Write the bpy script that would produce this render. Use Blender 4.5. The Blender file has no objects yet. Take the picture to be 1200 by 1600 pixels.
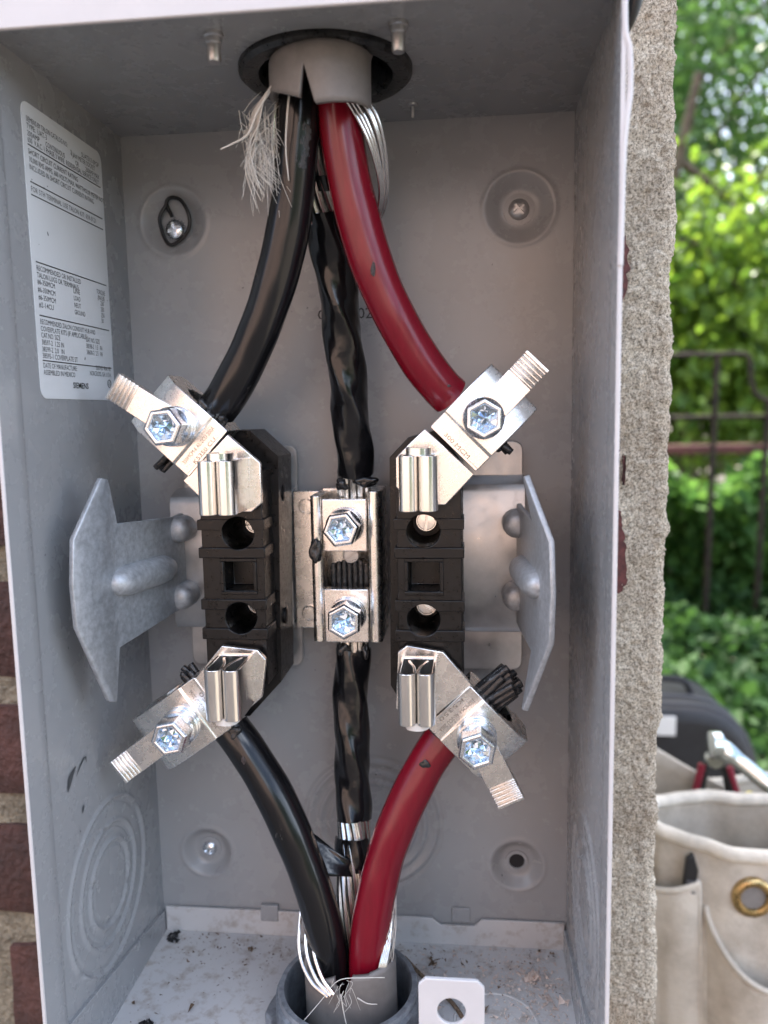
import bpy, bmesh, math, random
import numpy as np
from mathutils import Vector, Matrix

random.seed(7)
rng = np.random.default_rng(7)
SC = bpy.context.scene
COL = SC.collection
Z0 = 680.0            # height of the box centre above the ground, mm
PI = math.pi
# Authoring space: millimetres, (x right, d out of the wall towards the viewer, z up), origin in the middle of
# the enclosure's back panel.

def W(x, d, z):
    return Vector((x * .001, -d * .001, (z + Z0) * .001))

# ------------------------------------------------------------------ camera, sky, sun, exposure
cam = bpy.data.cameras.new('camera')
camo = bpy.data.objects.new('camera', cam)
COL.objects.link(camo)
SC.camera = camo
_r, _u, _b = Vector((.99436, .10444, -.01848)), Vector((.00528, .12529, .99211)), Vector((.10593, -.98661, .12403))
camo.matrix_world = Matrix((( _r.x, _u.x, _b.x, .0556), (_r.y, _u.y, _b.y, -.3685), (_r.z, _u.z, _b.z, .0675 + Z0 * .001), (0, 0, 0, 1)))
cam.sensor_fit = 'VERTICAL'
cam.sensor_height = 36
cam.lens = 28.13
cam.clip_start = .01
cam.clip_end = 500
cam.dof.use_dof = True
cam.dof.focus_distance = .318
cam.dof.aperture_fstop = 28.13 / 3.6

SUN_EL, SUN_AZ = math.radians(58), math.radians(-16)     # behind the wall, a little to the left: wall and bags stand in its shade
wd = bpy.data.worlds.new('World')
SC.world = wd
wd.use_nodes = True
nt = wd.node_tree
sky = nt.nodes.new('ShaderNodeTexSky')
sky.sky_type = 'NISHITA'
sky.sun_disc = False
sky.sun_elevation = SUN_EL
sky.sun_rotation = SUN_AZ
sky.air_density = .8
sky.dust_density = 3.5
sky.ozone_density = .6
# broken bright cloud over the clear sky
_tc = nt.nodes.new('ShaderNodeTexCoord')
_cn = nt.nodes.new('ShaderNodeTexNoise')
_cn.inputs['Scale'].default_value = 3.2
_cn.inputs['Detail'].default_value = 6
nt.links.new(_tc.outputs['Generated'], _cn.inputs['Vector'])
_cr = nt.nodes.new('ShaderNodeValToRGB')
_cr.color_ramp.elements[0].position = .49
_cr.color_ramp.elements[1].position = .72
nt.links.new(_cn.outputs['Fac'], _cr.inputs[0])
_cm = nt.nodes.new('ShaderNodeMix')
_cm.data_type = 'RGBA'
_cm.inputs['B'].default_value = (15.5, 17.0, 19.5, 1)
nt.links.new(_cr.outputs[0], _cm.inputs['Factor'])
nt.links.new(sky.outputs[0], _cm.inputs['A'])
nt.links.new(_cm.outputs['Result'], nt.nodes['Background'].inputs[0])
nt.nodes['Background'].inputs[1].default_value = .15
sd = bpy.data.lights.new('sun', 'SUN')
sd.energy = 5.0
sd.angle = math.radians(.5)
sd.color = (1, .94, .84)
so = bpy.data.objects.new('sun', sd)
COL.objects.link(so)
sdir = Vector((math.sin(SUN_AZ) * math.cos(SUN_EL), math.cos(SUN_AZ) * math.cos(SUN_EL), math.sin(SUN_EL)))
so.rotation_euler = sdir.to_track_quat('Z', 'Y').to_euler()
so.location = (2, 3, 8)
vs = SC.view_settings
vs.view_transform = 'Standard'
vs.look = 'None'
vs.exposure = 1.95
vs.gamma = 1

# ------------------------------------------------------------------ materials
MAT = {}

def nodes(m):
    m.use_nodes = True
    return m.node_tree, m.node_tree.nodes['Principled BSDF']

def mat(name, col, rough=.5, metal=0., var=0., vscale=200., bump=0., bscale=800., bdist=.0003, stretch=(1, 1, 1), col2=None,
        rvar=0., detail=4., spec=.5, vlo=.35, vhi=.65):
    m = bpy.data.materials.new(name)
    t, p = nodes(m)
    p.inputs['Roughness'].default_value = rough
    p.inputs['Metallic'].default_value = metal
    p.inputs['Specular IOR Level'].default_value = spec
    p.inputs['Base Color'].default_value = (*col, 1)
    tc = t.nodes.new('ShaderNodeTexCoord')
    mp = t.nodes.new('ShaderNodeMapping')
    mp.inputs['Scale'].default_value = stretch
    t.links.new(tc.outputs['Object'], mp.inputs[0])
    if var or col2:
        n = t.nodes.new('ShaderNodeTexNoise')
        n.inputs['Scale'].default_value = vscale
        n.inputs['Detail'].default_value = detail
        n.inputs['Roughness'].default_value = .65
        t.links.new(mp.outputs[0], n.inputs['Vector'])
        r = t.nodes.new('ShaderNodeValToRGB')
        r.color_ramp.elements[0].position = vlo
        r.color_ramp.elements[1].position = vhi
        c2 = col2 if col2 else tuple(min(1, c * (1 + var)) for c in col)
        c1 = col if col2 else tuple(c * (1 - var) for c in col)
        r.color_ramp.elements[0].color = (*c1, 1)
        r.color_ramp.elements[1].color = (*c2, 1)
        t.links.new(n.outputs['Fac'], r.inputs[0])
        t.links.new(r.outputs[0], p.inputs['Base Color'])
        if rvar:
            mr = t.nodes.new('ShaderNodeMapRange')
            mr.inputs['From Min'].default_value = .3
            mr.inputs['From Max'].default_value = .7
            mr.inputs['To Min'].default_value = max(.03, rough - rvar)
            mr.inputs['To Max'].default_value = min(1, rough + rvar)
            t.links.new(n.outputs['Fac'], mr.inputs[0])
            t.links.new(mr.outputs[0], p.inputs['Roughness'])
    if bump:
        n2 = t.nodes.new('ShaderNodeTexNoise')
        n2.inputs['Scale'].default_value = bscale
        n2.inputs['Detail'].default_value = 3
        t.links.new(mp.outputs[0], n2.inputs['Vector'])
        b = t.nodes.new('ShaderNodeBump')
        b.inputs['Strength'].default_value = bump
        b.inputs['Distance'].default_value = bdist
        t.links.new(n2.outputs['Fac'], b.inputs['Height'])
        t.links.new(b.outputs[0], p.inputs['Normal'])
    MAT[name] = m
    return m

mat('grey_paint', (.315, .320, .326), .27, var=.012, vscale=60, bump=.025, bscale=420, bdist=.0002, rvar=.03, detail=5)
mat('dusty_tray_lit', (.56, .555, .55), .5, col2=(.30, .235, .18), vscale=160, vlo=.5, vhi=.78, bump=.15, bscale=900, bdist=.0002, rvar=.1, detail=12)  # dusty, dirt-patched floor; strong light from above also put into its pale base
mat('grey_paint_lit', (.58, .56, .56), .38, var=.03, vscale=50)  # same paint as the walls, with frontal glare put in as a paler grey
mat('tin', (.86, .83, .79), .27, 1, var=.05, vscale=220, bump=.06, bscale=700, bdist=.00006, rvar=.05, detail=6)
mat('tin_jaw', (.84, .82, .79), .22, 1, var=.05, vscale=300, bump=.05, bscale=900, bdist=.00004, rvar=.06, stretch=(1, 1, .15))
mat('zinc', (.78, .81, .85), .25, 1, var=.05, vscale=1500, rvar=.06)
mat('zinc_bright', (.72, .80, .88), .12, 1)
mat('steel_dull', (.50, .50, .50), .38, .85, var=.10, vscale=120, bump=.12, bscale=900, bdist=.0001, rvar=.12)
mat('galv', (.42, .445, .47), .46, .45, var=.20, vscale=420, bump=.15, bscale=900, bdist=.0001, rvar=.12, detail=8)
mat('steel_edge', (.55, .47, .42), .4, 1)
mat('plastic', (.0042, .0040, .0042), .34, var=.4, vscale=400, bump=.15, bscale=1500, bdist=.0001, rvar=.12, spec=.38)
mat('tape', (.007, .007, .008), .19, var=.3, vscale=160, bump=.25, bscale=130, bdist=.0010, rvar=.08)
mat('jacket', (.185, .172, .163), .48, var=.10, vscale=150, bump=.15, bscale=900, bdist=.0002)
mat('alu', (.80, .78, .75), .25, 1, var=.08, vscale=800)
mat('compound', (.02, .02, .021), .25, var=.3, vscale=500, bump=.6, bscale=400, bdist=.001)
mat('fibre', (.62, .60, .55), .4)
mat('hub_zinc', (.30, .33, .37), .45, .75, var=.25, vscale=220, bump=.3, bscale=700, bdist=.0003, rvar=.1)
mat('hub_dark', (.05, .05, .05), .35, .6, var=.5, vscale=260, bump=.4, bscale=500, bdist=.0004, rvar=.15)
mat('void', (.01, .01, .012), .7)
mat('label', (.74, .76, .77), .30, var=.02, vscale=40)
mat('ink', (.012, .012, .014), .5)
mat('stamp', (.30, .27, .24), .5, .7)
mat('scrape', (.045, .035, .035), .7, var=.6, vscale=900, bump=1, bscale=1200, bdist=.0006)
mat('white_plastic', (.75, .74, .72), .3)
mat('smear', (.06, .065, .07), .3)
mat('dirt', (.06, .04, .025), .9, col2=(.25, .17, .11), vscale=900)
mat('crumb', (.55, .42, .34), .7, col2=(.75, .66, .6), vscale=700)
mat('brick', (.034, .020, .017), .9, col2=(.095, .042, .034), vscale=26, bump=.9, bscale=260, bdist=.003, detail=8)
mat('mortar', (.13, .11, .08), .95, col2=(.30, .26, .19), vscale=90, bump=1, bscale=300, bdist=.004, detail=8)
mat('house_render', (.30, .28, .25), .95, var=.2, vscale=10, bump=.6, bscale=60, bdist=.005)
mat('red_paint', (.085, .022, .02), .7, var=.5, vscale=300, bump=.3, bscale=500, bdist=.0006)
mat('ground', (.11, .095, .075), .95, col2=(.20, .17, .14), vscale=2.5, bump=.6, bscale=60, bdist=.02, detail=10)
mat('iron', (.026, .017, .013), .85, .3, var=.5, vscale=30, bump=.3, bscale=120, bdist=.001)
mat('rail_red', (.10, .028, .024), .7, var=.3, vscale=20)
mat('canvas', (.56, .505, .425), .92, col2=(.31, .265, .21), vscale=24, vlo=.44, vhi=.72, bump=.6, bscale=650, bdist=.0012, detail=12)
mat('canvas_hem', (.56, .51, .43), .9, var=.25, vscale=30, bump=.5, bscale=500, bdist=.0012)
mat('brass', (.44, .31, .14), .3, 1, var=.25, vscale=120, rvar=.1)
mat('bag_black', (.014, .014, .016), .6, var=.3, vscale=60, bump=.4, bscale=900, bdist=.0006)
mat('bag_trim', (.06, .06, .065), .5)
mat('tool_red', (.22, .01, .03), .4)
mat('tool_black', (.012, .012, .013), .4)
mat('tool_yellow', (.65, .52, .02), .5)
mat('chrome', (.62, .68, .68), .18, 1)
mat('fill_brick', (.47, .34, .29), .9, var=.25, vscale=6)
mat('bark', (.06, .045, .03), .95, col2=(.12, .09, .065), vscale=25, bump=1, bscale=40, bdist=.02)

def leaf_mat(name, c, c2, trans, rough=.42):
    m = bpy.data.materials.new(name)
    t, p = nodes(m)
    gi = t.nodes.new('ShaderNodeNewGeometry')
    r = t.nodes.new('ShaderNodeValToRGB')
    r.color_ramp.elements[0].color = (*c, 1)
    r.color_ramp.elements[1].color = (*c2, 1)
    t.links.new(gi.outputs['Random Per Island'], r.inputs[0])
    t.links.new(r.outputs[0], p.inputs['Base Color'])
    p.inputs['Roughness'].default_value = rough
    p.inputs['Specular IOR Level'].default_value = .5 if rough < .5 else .18
    tr = t.nodes.new('ShaderNodeBsdfTranslucent')
    hs = t.nodes.new('ShaderNodeHueSaturation')
    hs.inputs['Value'].default_value = 1.9
    hs.inputs['Saturation'].default_value = 1.05
    hs.inputs['Hue'].default_value = .485
    t.links.new(r.outputs[0], hs.inputs['Color'])
    t.links.new(hs.outputs[0], tr.inputs['Color'])
    mx = t.nodes.new('ShaderNodeMixShader')
    mx.inputs[0].default_value = trans
    t.links.new(p.outputs[0], mx.inputs[1])
    t.links.new(tr.outputs[0], mx.inputs[2])
    t.links.new(mx.outputs[0], t.nodes['Material Output'].inputs['Surface'])
    MAT[name] = m

leaf_mat('leaf_tree', (.05, .12, .018), (.16, .25, .035), .5)
leaf_mat('leaf_deep', (.03, .085, .025), (.085, .17, .04), .42)
leaf_mat('leaf_hedge', (.028, .080, .020), (.075, .16, .035), .42, .6)
leaf_mat('leaf_ivy', (.013, .042, .013), (.04, .095, .024), .25, .65)

def cable_mat(name, col, scuff, rough):
    m = bpy.data.materials.new(name)
    t, p = nodes(m)
    tc = t.nodes.new('ShaderNodeTexCoord')
    def noise(scale, detail, stretch=(1, 1, 1)):
        mp = t.nodes.new('ShaderNodeMapping')
        mp.inputs['Scale'].default_value = stretch
        t.links.new(tc.outputs['Object'], mp.inputs[0])
        n = t.nodes.new('ShaderNodeTexNoise')
        n.inputs['Scale'].default_value = scale
        n.inputs['Detail'].default_value = detail
        n.inputs['Roughness'].default_value = .7
        t.links.new(mp.outputs[0], n.inputs['Vector'])
        return n
    fine = noise(500, 5, (1, 1, .1))
    patch = noise(55, 9, (1.4, 1, .7))
    r = t.nodes.new('ShaderNodeValToRGB')
    r.color_ramp.elements[0].position, r.color_ramp.elements[1].position = .3, .7
    r.color_ramp.elements[0].color = (*[c * .85 for c in col], 1)
    r.color_ramp.elements[1].color = (*[c * 1.12 for c in col], 1)
    t.links.new(fine.outputs['Fac'], r.inputs[0])
    k = t.nodes.new('ShaderNodeValToRGB')
    k.color_ramp.elements[0].position, k.color_ramp.elements[1].position = .645, .69
    t.links.new(patch.outputs['Fac'], k.inputs[0])
    mx = t.nodes.new('ShaderNodeMix')
    mx.data_type = 'RGBA'
    mx.inputs['B'].default_value = (*scuff, 1)
    t.links.new(k.outputs[0], mx.inputs['Factor'])
    t.links.new(r.outputs[0], mx.inputs['A'])
    t.links.new(mx.outputs['Result'], p.inputs['Base Color'])
    mr = t.nodes.new('ShaderNodeMapRange')
    mr.inputs['To Min'].default_value, mr.inputs['To Max'].default_value = rough, .6
    t.links.new(k.outputs[0], mr.inputs[0])
    t.links.new(mr.outputs[0], p.inputs['Roughness'])
    ad = t.nodes.new('ShaderNodeMath')
    ad.operation = 'MULTIPLY_ADD'
    ad.inputs[1].default_value = .25
    t.links.new(fine.outputs['Fac'], ad.inputs[0])
    t.links.new(k.outputs[0], ad.inputs[2])
    b = t.nodes.new('ShaderNodeBump')
    b.inputs['Strength'].default_value = .3
    b.inputs['Distance'].default_value = .0003
    t.links.new(ad.outputs[0], b.inputs['Height'])
    t.links.new(b.outputs[0], p.inputs['Normal'])
    MAT[name] = m
cable_mat('cable_black', (.006, .006, .007), (.05, .05, .05), .2)
cable_mat('cable_red', (.165, .0035, .013), (.10, .02, .02), .24)

def rough_cement():
    m = bpy.data.materials.new('cement')
    t, p = nodes(m)
    p.inputs['Roughness'].default_value = .9
    tc = t.nodes.new('ShaderNodeTexCoord')
    n = t.nodes.new('ShaderNodeTexNoise')
    n.inputs['Scale'].default_value = 980
    n.inputs['Detail'].default_value = 6
    n.inputs['Roughness'].default_value = .8
    t.links.new(tc.outputs['Object'], n.inputs['Vector'])
    r = t.nodes.new('ShaderNodeValToRGB')
    e = r.color_ramp.elements
    e[0].position, e[0].color = .37, (.12, .105, .085, 1)
    e[1].position, e[1].color = .585, (1.0, .95, .84, 1)
    a = e.new(.5)
    a.color = (.66, .59, .48, 1)
    t.links.new(n.outputs['Fac'], r.inputs[0])
    n3 = t.nodes.new('ShaderNodeTexNoise')
    n3.inputs['Scale'].default_value = 28
    n3.inputs['Detail'].default_value = 5
    t.links.new(tc.outputs['Object'], n3.inputs['Vector'])
    r3 = t.nodes.new('ShaderNodeValToRGB')
    r3.color_ramp.elements[0].position, r3.color_ramp.elements[0].color = .3, (.72, .66, .60, 1)
    r3.color_ramp.elements[1].position, r3.color_ramp.elements[1].color = .7, (1, .97, .92, 1)
    t.links.new(n3.outputs['Fac'], r3.inputs[0])
    mx = t.nodes.new('ShaderNodeMix')
    mx.data_type = 'RGBA'
    mx.blend_type = 'MULTIPLY'
    mx.inputs['Factor'].default_value = 1
    t.links.new(r.outputs[0], mx.inputs['A'])
    t.links.new(r3.outputs[0], mx.inputs['B'])
    t.links.new(mx.outputs['Result'], p.inputs['Base Color'])
    b = t.nodes.new('ShaderNodeBump')
    b.inputs['Strength'].default_value = 1
    b.inputs['Distance'].default_value = .0016
    t.links.new(n.outputs['Fac'], b.inputs['Height'])
    t.links.new(b.outputs[0], p.inputs['Normal'])
    MAT['cement'] = m
rough_cement()

# ------------------------------------------------------------------ builders
def tag(o, label=None, cat=None, group=None, kind=None):
    if label: o['label'] = label
    if cat: o['category'] = cat
    if group: o['group'] = group
    if kind: o['kind'] = kind
    return o

def thing(name, label, cat, base, group=None, kind=None):
    o = bpy.data.objects.new(name, None)
    o.empty_display_size = .02
    COL.objects.link(o)
    o.location = W(*base)
    return tag(o, label, cat, group, kind)

def root_loc(o):
    v = Vector((0, 0, 0))
    while o is not None:
        v = v + o.location
        o = o.parent
    return v

class MB:
    def __init__(self, T=None):
        self.v, self.f, self.T = [], [], T

    def add(self, vs_, fs):
        n = len(self.v)
        self.v += [self.T(*q) if self.T else tuple(q) for q in vs_]
        self.f += [tuple(i + n for i in f) for f in fs]
        return self

    def box(self, lo, hi):
        (a, b, c), (d, e, f) = lo, hi
        return self.add([(a, b, c), (d, b, c), (d, e, c), (a, e, c), (a, b, f), (d, b, f), (d, e, f), (a, e, f)],
                        [(0, 1, 2, 3), (4, 5, 6, 7), (0, 1, 5, 4), (1, 2, 6, 5), (2, 3, 7, 6), (3, 0, 4, 7)])

    def prism(self, poly, a0, a1, fn=lambda p, q, a: (p, a, q)):
        n = len(poly)
        vs_ = [fn(p, q, a0) for p, q in poly] + [fn(p, q, a1) for p, q in poly]
        fs = [tuple(range(n)), tuple(range(2 * n - 1, n - 1, -1))] + [(i, (i + 1) % n, n + (i + 1) % n, n + i) for i in range(n)]
        return self.add(vs_, fs)

    def ribbon(self, path, th, a0, a1, fn=lambda p, q, a: (p, q, a)):
        # an open 2D profile with thickness th, extruded from a0 to a1
        P = [Vector(q) for q in path]
        L, Rr = [], []
        for i, q in enumerate(P):
            t = (P[min(i + 1, len(P) - 1)] - P[max(i - 1, 0)]).normalized()
            nrm = Vector((-t.y, t.x)) * th * .5
            L.append(tuple(q + nrm)); Rr.append(tuple(q - nrm))
        n = len(P)
        vs_ = [fn(*q, a) for a in (a0, a1) for q in L + Rr]
        fs = []
        for i in range(n - 1):
            fs += [(i, i + 1, 2 * n + i + 1, 2 * n + i), (n + i, n + i + 1, 3 * n + i + 1, 3 * n + i),
                   (i, i + 1, n + i + 1, n + i), (2 * n + i, 2 * n + i + 1, 3 * n + i + 1, 3 * n + i)]
        fs += [(0, n, 3 * n, 2 * n), (n - 1, 2 * n - 1, 4 * n - 1, 3 * n - 1)]
        return self.add(vs_, fs)

    def tube(self, path, r, n=12, caps=True, rfn=None):
        P = [Vector(q) for q in path]
        m = len(P)
        rr = r if isinstance(r, (list, tuple)) else [r] * m
        up = Vector((0, 1, 0))
        vs_, fs = [], []
        s = 0
        for i in range(m):
            t = (P[min(i + 1, m - 1)] - P[max(i - 1, 0)]).normalized()
            if i: s += (P[i] - P[i - 1]).length
            up = (up - t * up.dot(t))
            if up.length < 1e-5: up = t.orthogonal()
            up.normalize()
            sd_ = t.cross(up)
            for k in range(n):
                a = 2 * PI * k / n
                q = rr[i] * (rfn(s, a) if rfn else 1)
                vs_.append(tuple(P[i] + (up * math.cos(a) + sd_ * math.sin(a)) * q))
        for i in range(m - 1):
            for k in range(n):
                k2 = (k + 1) % n
                fs.append((i * n + k, i * n + k2, (i + 1) * n + k2, (i + 1) * n + k))
        if caps: fs += [tuple(range(n)), tuple(range((m - 1) * n, m * n))]
        return self.add(vs_, fs)

    def lathe(self, prof, c, ax='d', n=32, caps=True, ph=0.):
        # prof: (radius, height) pairs, height along ax from c
        vs_, fs = [], []
        for r, h in prof:
            for k in range(n):
                a = 2 * PI * k / n + ph
                p, q = r * math.cos(a), r * math.sin(a)
                vs_.append({'d': (c[0] + p, c[1] + h, c[2] + q), 'z': (c[0] + p, c[1] + q, c[2] + h), 'x': (c[0] + h, c[1] + p, c[2] + q)}[ax])
        m = len(prof)
        for i in range(m - 1):
            for k in range(n):
                k2 = (k + 1) % n
                fs.append((i * n + k, i * n + k2, (i + 1) * n + k2, (i + 1) * n + k))
        if caps: fs += [tuple(range(n)), tuple(range((m - 1) * n, m * n))]
        return self.add(vs_, fs)

    def grid(self, us, vs2, fn):
        n, m = len(us), len(vs2)
        vs_ = [fn(u, v) for v in vs2 for u in us]
        fs = [(j * n + i, j * n + i + 1, (j + 1) * n + i + 1, (j + 1) * n + i) for j in range(m - 1) for i in range(n - 1)]
        return self.add(vs_, fs)

    def build(self, name, m, parent=None, bevel=0., seg=2, smooth=35, solid=0., soff=-1, fix=True, cut=None):
        me = bpy.data.meshes.new(name)
        A = np.array(self.v, dtype=float)
        if parent is not None:
            base = root_loc(parent)
        else:
            base = W(float((A[:, 0].min() + A[:, 0].max()) / 2), float((A[:, 1].min() + A[:, 1].max()) / 2), float(A[:, 2].min()))
        B = np.stack([A[:, 0], -A[:, 1], A[:, 2] + Z0], 1) * .001 - np.array(base)
        me.from_pydata([tuple(q) for q in B], [], self.f)
        if fix:
            bm = bmesh.new(); bm.from_mesh(me)
            bmesh.ops.recalc_face_normals(bm, faces=bm.faces)
            bm.to_mesh(me); bm.free()
        me.materials.append(MAT[m])
        o = bpy.data.objects.new(name, me)
        COL.objects.link(o)
        if parent is not None: o.parent = parent
        else: o.location = base
        if cut is not None:
            co = cut.build('cutter', 'void')
            bo = o.modifiers.new('cut', 'BOOLEAN'); bo.operation = 'DIFFERENCE'; bo.object = co; bo.solver = 'EXACT'
            bpy.context.view_layer.update()
            dg = bpy.context.evaluated_depsgraph_get()
            me2 = bpy.data.meshes.new_from_object(o.evaluated_get(dg))
            o.modifiers.clear(); o.data = me2; me2.name = name
            bpy.data.meshes.remove(me); me = me2
            cm = co.data; bpy.data.objects.remove(co); bpy.data.meshes.remove(cm)
            me.materials.clear(); me.materials.append(MAT[m])
            for p_ in me.polygons: p_.material_index = 0
        if smooth:
            me.shade_smooth()
            me.set_sharp_from_angle(angle=math.radians(smooth))
        if solid:
            s = o.modifiers.new('thickness', 'SOLIDIFY'); s.thickness = solid * .001; s.offset = soff
        if bevel:
            b = o.modifiers.new('bevel', 'BEVEL'); b.width = bevel * .001; b.segments = seg; b.limit_method = 'ANGLE'; b.angle_limit = math.radians(40)
        return o

def spline(pts, n=8):
    # Catmull-Rom through pts (any dimension)
    P = [np.array(q, float) for q in pts]
    P = [2 * P[0] - P[1]] + P + [2 * P[-1] - P[-2]]
    out = []
    for i in range(1, len(P) - 2):
        for k in range(n):
            t = k / n
            a, b, c, d = P[i - 1], P[i], P[i + 1], P[i + 2]
            out.append(tuple(.5 * ((2 * b) + (c - a) * t + (2 * a - 5 * b + 4 * c - d) * t * t + (3 * b - a - 3 * c + d) * t ** 3)))
    out.append(tuple(P[-2]))
    return out

_txt_cache = {}
def text(name, body, m, parent, org, xdir, ydir, size, width=None, lift=.05, bold=0.):
    # flat print; org = left end of the baseline, xdir / ydir unit vectors in (x,d,z); size and width in mm
    cu = bpy.data.curves.new('t', 'FONT')
    cu.body = body; cu.size = 1; cu.resolution_u = 2; cu.offset = bold
    to = bpy.data.objects.new('t', cu)
    COL.objects.link(to)
    bpy.context.view_layer.update()
    me = bpy.data.meshes.new_from_object(to.evaluated_get(bpy.context.evaluated_depsgraph_get()))
    bpy.data.objects.remove(to); bpy.data.curves.remove(cu)
    co = np.array([v.co[:] for v in me.vertices])
    fs = [tuple(p.vertices) for p in me.polygons]
    bpy.data.meshes.remove(me)
    w = co[:, 0].max()
    sx = (width / w) if width else size
    xd, yd = Vector(xdir), Vector(ydir)
    mb = MB()
    nrm = Vector((0, 0, 0))
    mb.add([tuple(Vector(org) + xd * (c[0] * sx) + yd * (c[1] * size)) for c in co], fs)
    return mb.build(name, m, parent, smooth=0, fix=False)

# ------------------------------------------------------------------ ground
gb = MB().add([(-60000, 60000, -680), (60000, 60000, -680), (60000, -60000, -680), (-60000, -60000, -680)], [(0, 1, 2, 3)])
tag(gb.build('ground', 'ground', smooth=0), kind='structure')

# ------------------------------------------------------------------ house wall with bricks and rough cement corner
house = thing('brick_house', 'brick house wall with pale rough mortar joints and rough cement corner', 'house', (-1400, -1000, -680))
# mortar bed and body behind it
hb = MB().box((-3000, -13, -680), (110, -60, 1150))
hb.build('mortar_bed', 'mortar', house)
MB().box((-3000, -62, -680), (132, -1900, 6500)).build('core_wall', 'house_render', house)
MB().box((-3000, -13.5, 1151), (140, -61, 6500)).build('upper_shade_wall', 'house_render', house, bevel=4)  # unseen upper wall; it and the core made tall to shade the yard
brick_meshes = []
for k in range(6):
    mb = MB()
    l, h = 208, 50
    nx, nz = 10, 4
    jx = rng.normal(0, 1.0, (nz + 1, nx + 1)); jd = rng.normal(0, 1.1, (nz + 1, nx + 1))
    def bf(u, v):
        i, j = int(round(u)), int(round(v))
        e = (i in (0, nx)) or (j in (0, nz))
        return (-l / 2 + l * i / nx + (jx[j, i] if e else 0), -(2.6 + jd[j, i] * .6) if e else jd[j, i] * .8, -h / 2 + h * j / nz + (jd[j, i] * 1.2 if e else 0))
    mb.grid(range(nx + 1), range(nz + 1), bf)
    ring = [(i, 0) for i in range(nx)] + [(nx, j) for j in range(nz)] + [(i, nz) for i in range(nx, 0, -1)] + [(0, j) for j in range(nz, 0, -1)]
    base_i = len(mb.v)
    front = [j * (nx + 1) + i for i, j in ring]
    mb.add([(mb.v[q][0], -14, mb.v[q][2]) for q in front], [])
    n = len(front)
    mb.f += [(front[i], front[(i + 1) % n], base_i + (i + 1) % n, base_i + i) for i in range(n)]
    me = bpy.data.meshes.new('brick')
    A = np.array(mb.v); me.from_pydata([(a * .001, -b * .001, c * .001) for a, b, c in A], [], mb.f)
    bm = bmesh.new(); bm.from_mesh(me); bmesh.ops.recalc_face_normals(bm, faces=bm.faces); bm.to_mesh(me); bm.free()
    me.materials.append(MAT['brick']); me.shade_smooth(); me.set_sharp_from_angle(angle=math.radians(50))
    brick_meshes.append(me)
hl = root_loc(house)
row = 0
z = -680 + 33
while z < 1120:
    off = 0 if row % 2 else 113
    x = -1560 + off
    while x < 40:
        # behind the enclosure nothing of the wall shows
        if not (-70 < x < 70 and -150 < z < 150):
            o = bpy.data.objects.new('brick', brick_meshes[int(rng.integers(6))])
            COL.objects.link(o); o.parent = house
            o.location = W(x + rng.normal(0, 2), -7.5 + rng.normal(0, .8), z + rng.normal(0, 1.5)) - hl
            o.rotation_euler = (0, rng.normal(0, .008), rng.choice([0, 0, 0]))
        x += 226
    z += 67.5
    row += 1

# rough cement strip: front face, rounded irregular corner, side face
def vnoise(shape, cells, seed):
    r = np.random.default_rng(seed)
    g = r.normal(0, 1, (cells[0] + 3, cells[1] + 3))
    yy = np.linspace(0, cells[0], shape[0]); xx = np.linspace(0, cells[1], shape[1])
    yi, xi = yy.astype(int), xx.astype(int)
    fy, fx = (yy - yi)[:, None], (xx - xi)[None, :]
    fy, fx = fy * fy * (3 - 2 * fy), fx * fx * (3 - 2 * fx)
    a = g[yi][:, xi]; b = g[yi][:, xi + 1]; c = g[yi + 1][:, xi]; d = g[yi + 1][:, xi + 1]
    return (a * (1 - fx) + b * fx) * (1 - fy) + (c * (1 - fx) + d * fx) * fy

def cement(z0, z1, dz, du, name):
    # profile runs along the front face, round the corner and back along the side
    us = list(np.arange(0, 44, du)) + list(np.arange(44, 44 + 9, du)) + list(np.arange(53, 110, max(du, 2.5)))
    zs = np.arange(z0, z1 + dz, dz)
    nu, nz = len(us), len(zs)
    disp = np.zeros((nz, nu))
    for cell, amp in ((1.0, .34), (2.0, .34), (6, .4), (25, .7)):
        disp += amp * vnoise((nz, nu), (max(2, int((z1 - z0) / cell)), max(2, int(110 / cell))), int(cell * 10) + int(z0) + 2000)
    edge = .9 * vnoise((nz, 1), (max(2, int((z1 - z0) / 60)), 1), 5)[:, 0] + .45 * vnoise((nz, 1), (max(2, int((z1 - z0) / 9)), 1), 6)[:, 0]
    vs_ = []
    for j, zz in enumerate(zs):
        for i, u in enumerate(us):
            if u <= 44: p, q, nx_, nq = 96 + u, -4.5, 0, 1
            elif u <= 53:
                a = (u - 44) / 9 * PI / 2
                p, q, nx_, nq = 140 + 5.7 * math.sin(a), -4.5 - 5.7 * (1 - math.cos(a)), math.sin(a), math.cos(a)
            else: p, q, nx_, nq = 145.7, -10.2 - (u - 53), 1, 0
            k = min(1, max(0, (u - 20) / 24))
            e = edge[j] * k
            vs_.append((p + nx_ * disp[j, i] + e, q + nq * disp[j, i], float(zz)))
    fs = [(j * nu + i, j * nu + i + 1, (j + 1) * nu + i + 1, (j + 1) * nu + i) for j in range(nz - 1) for i in range(nu - 1)]
    MB().add(vs_, fs).build(name, 'cement', house, smooth=180, fix=True)
cement(-330, 300, .8, .8, 'cement_corner')
cement(-680, -330, 3, 2.5, 'cement_corner')
cement(300, 1150, 4, 2.5, 'cement_corner')
MB().box((133, -66, -680), (144.5, -1900, 6490)).build('side_render', 'cement', house)
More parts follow.
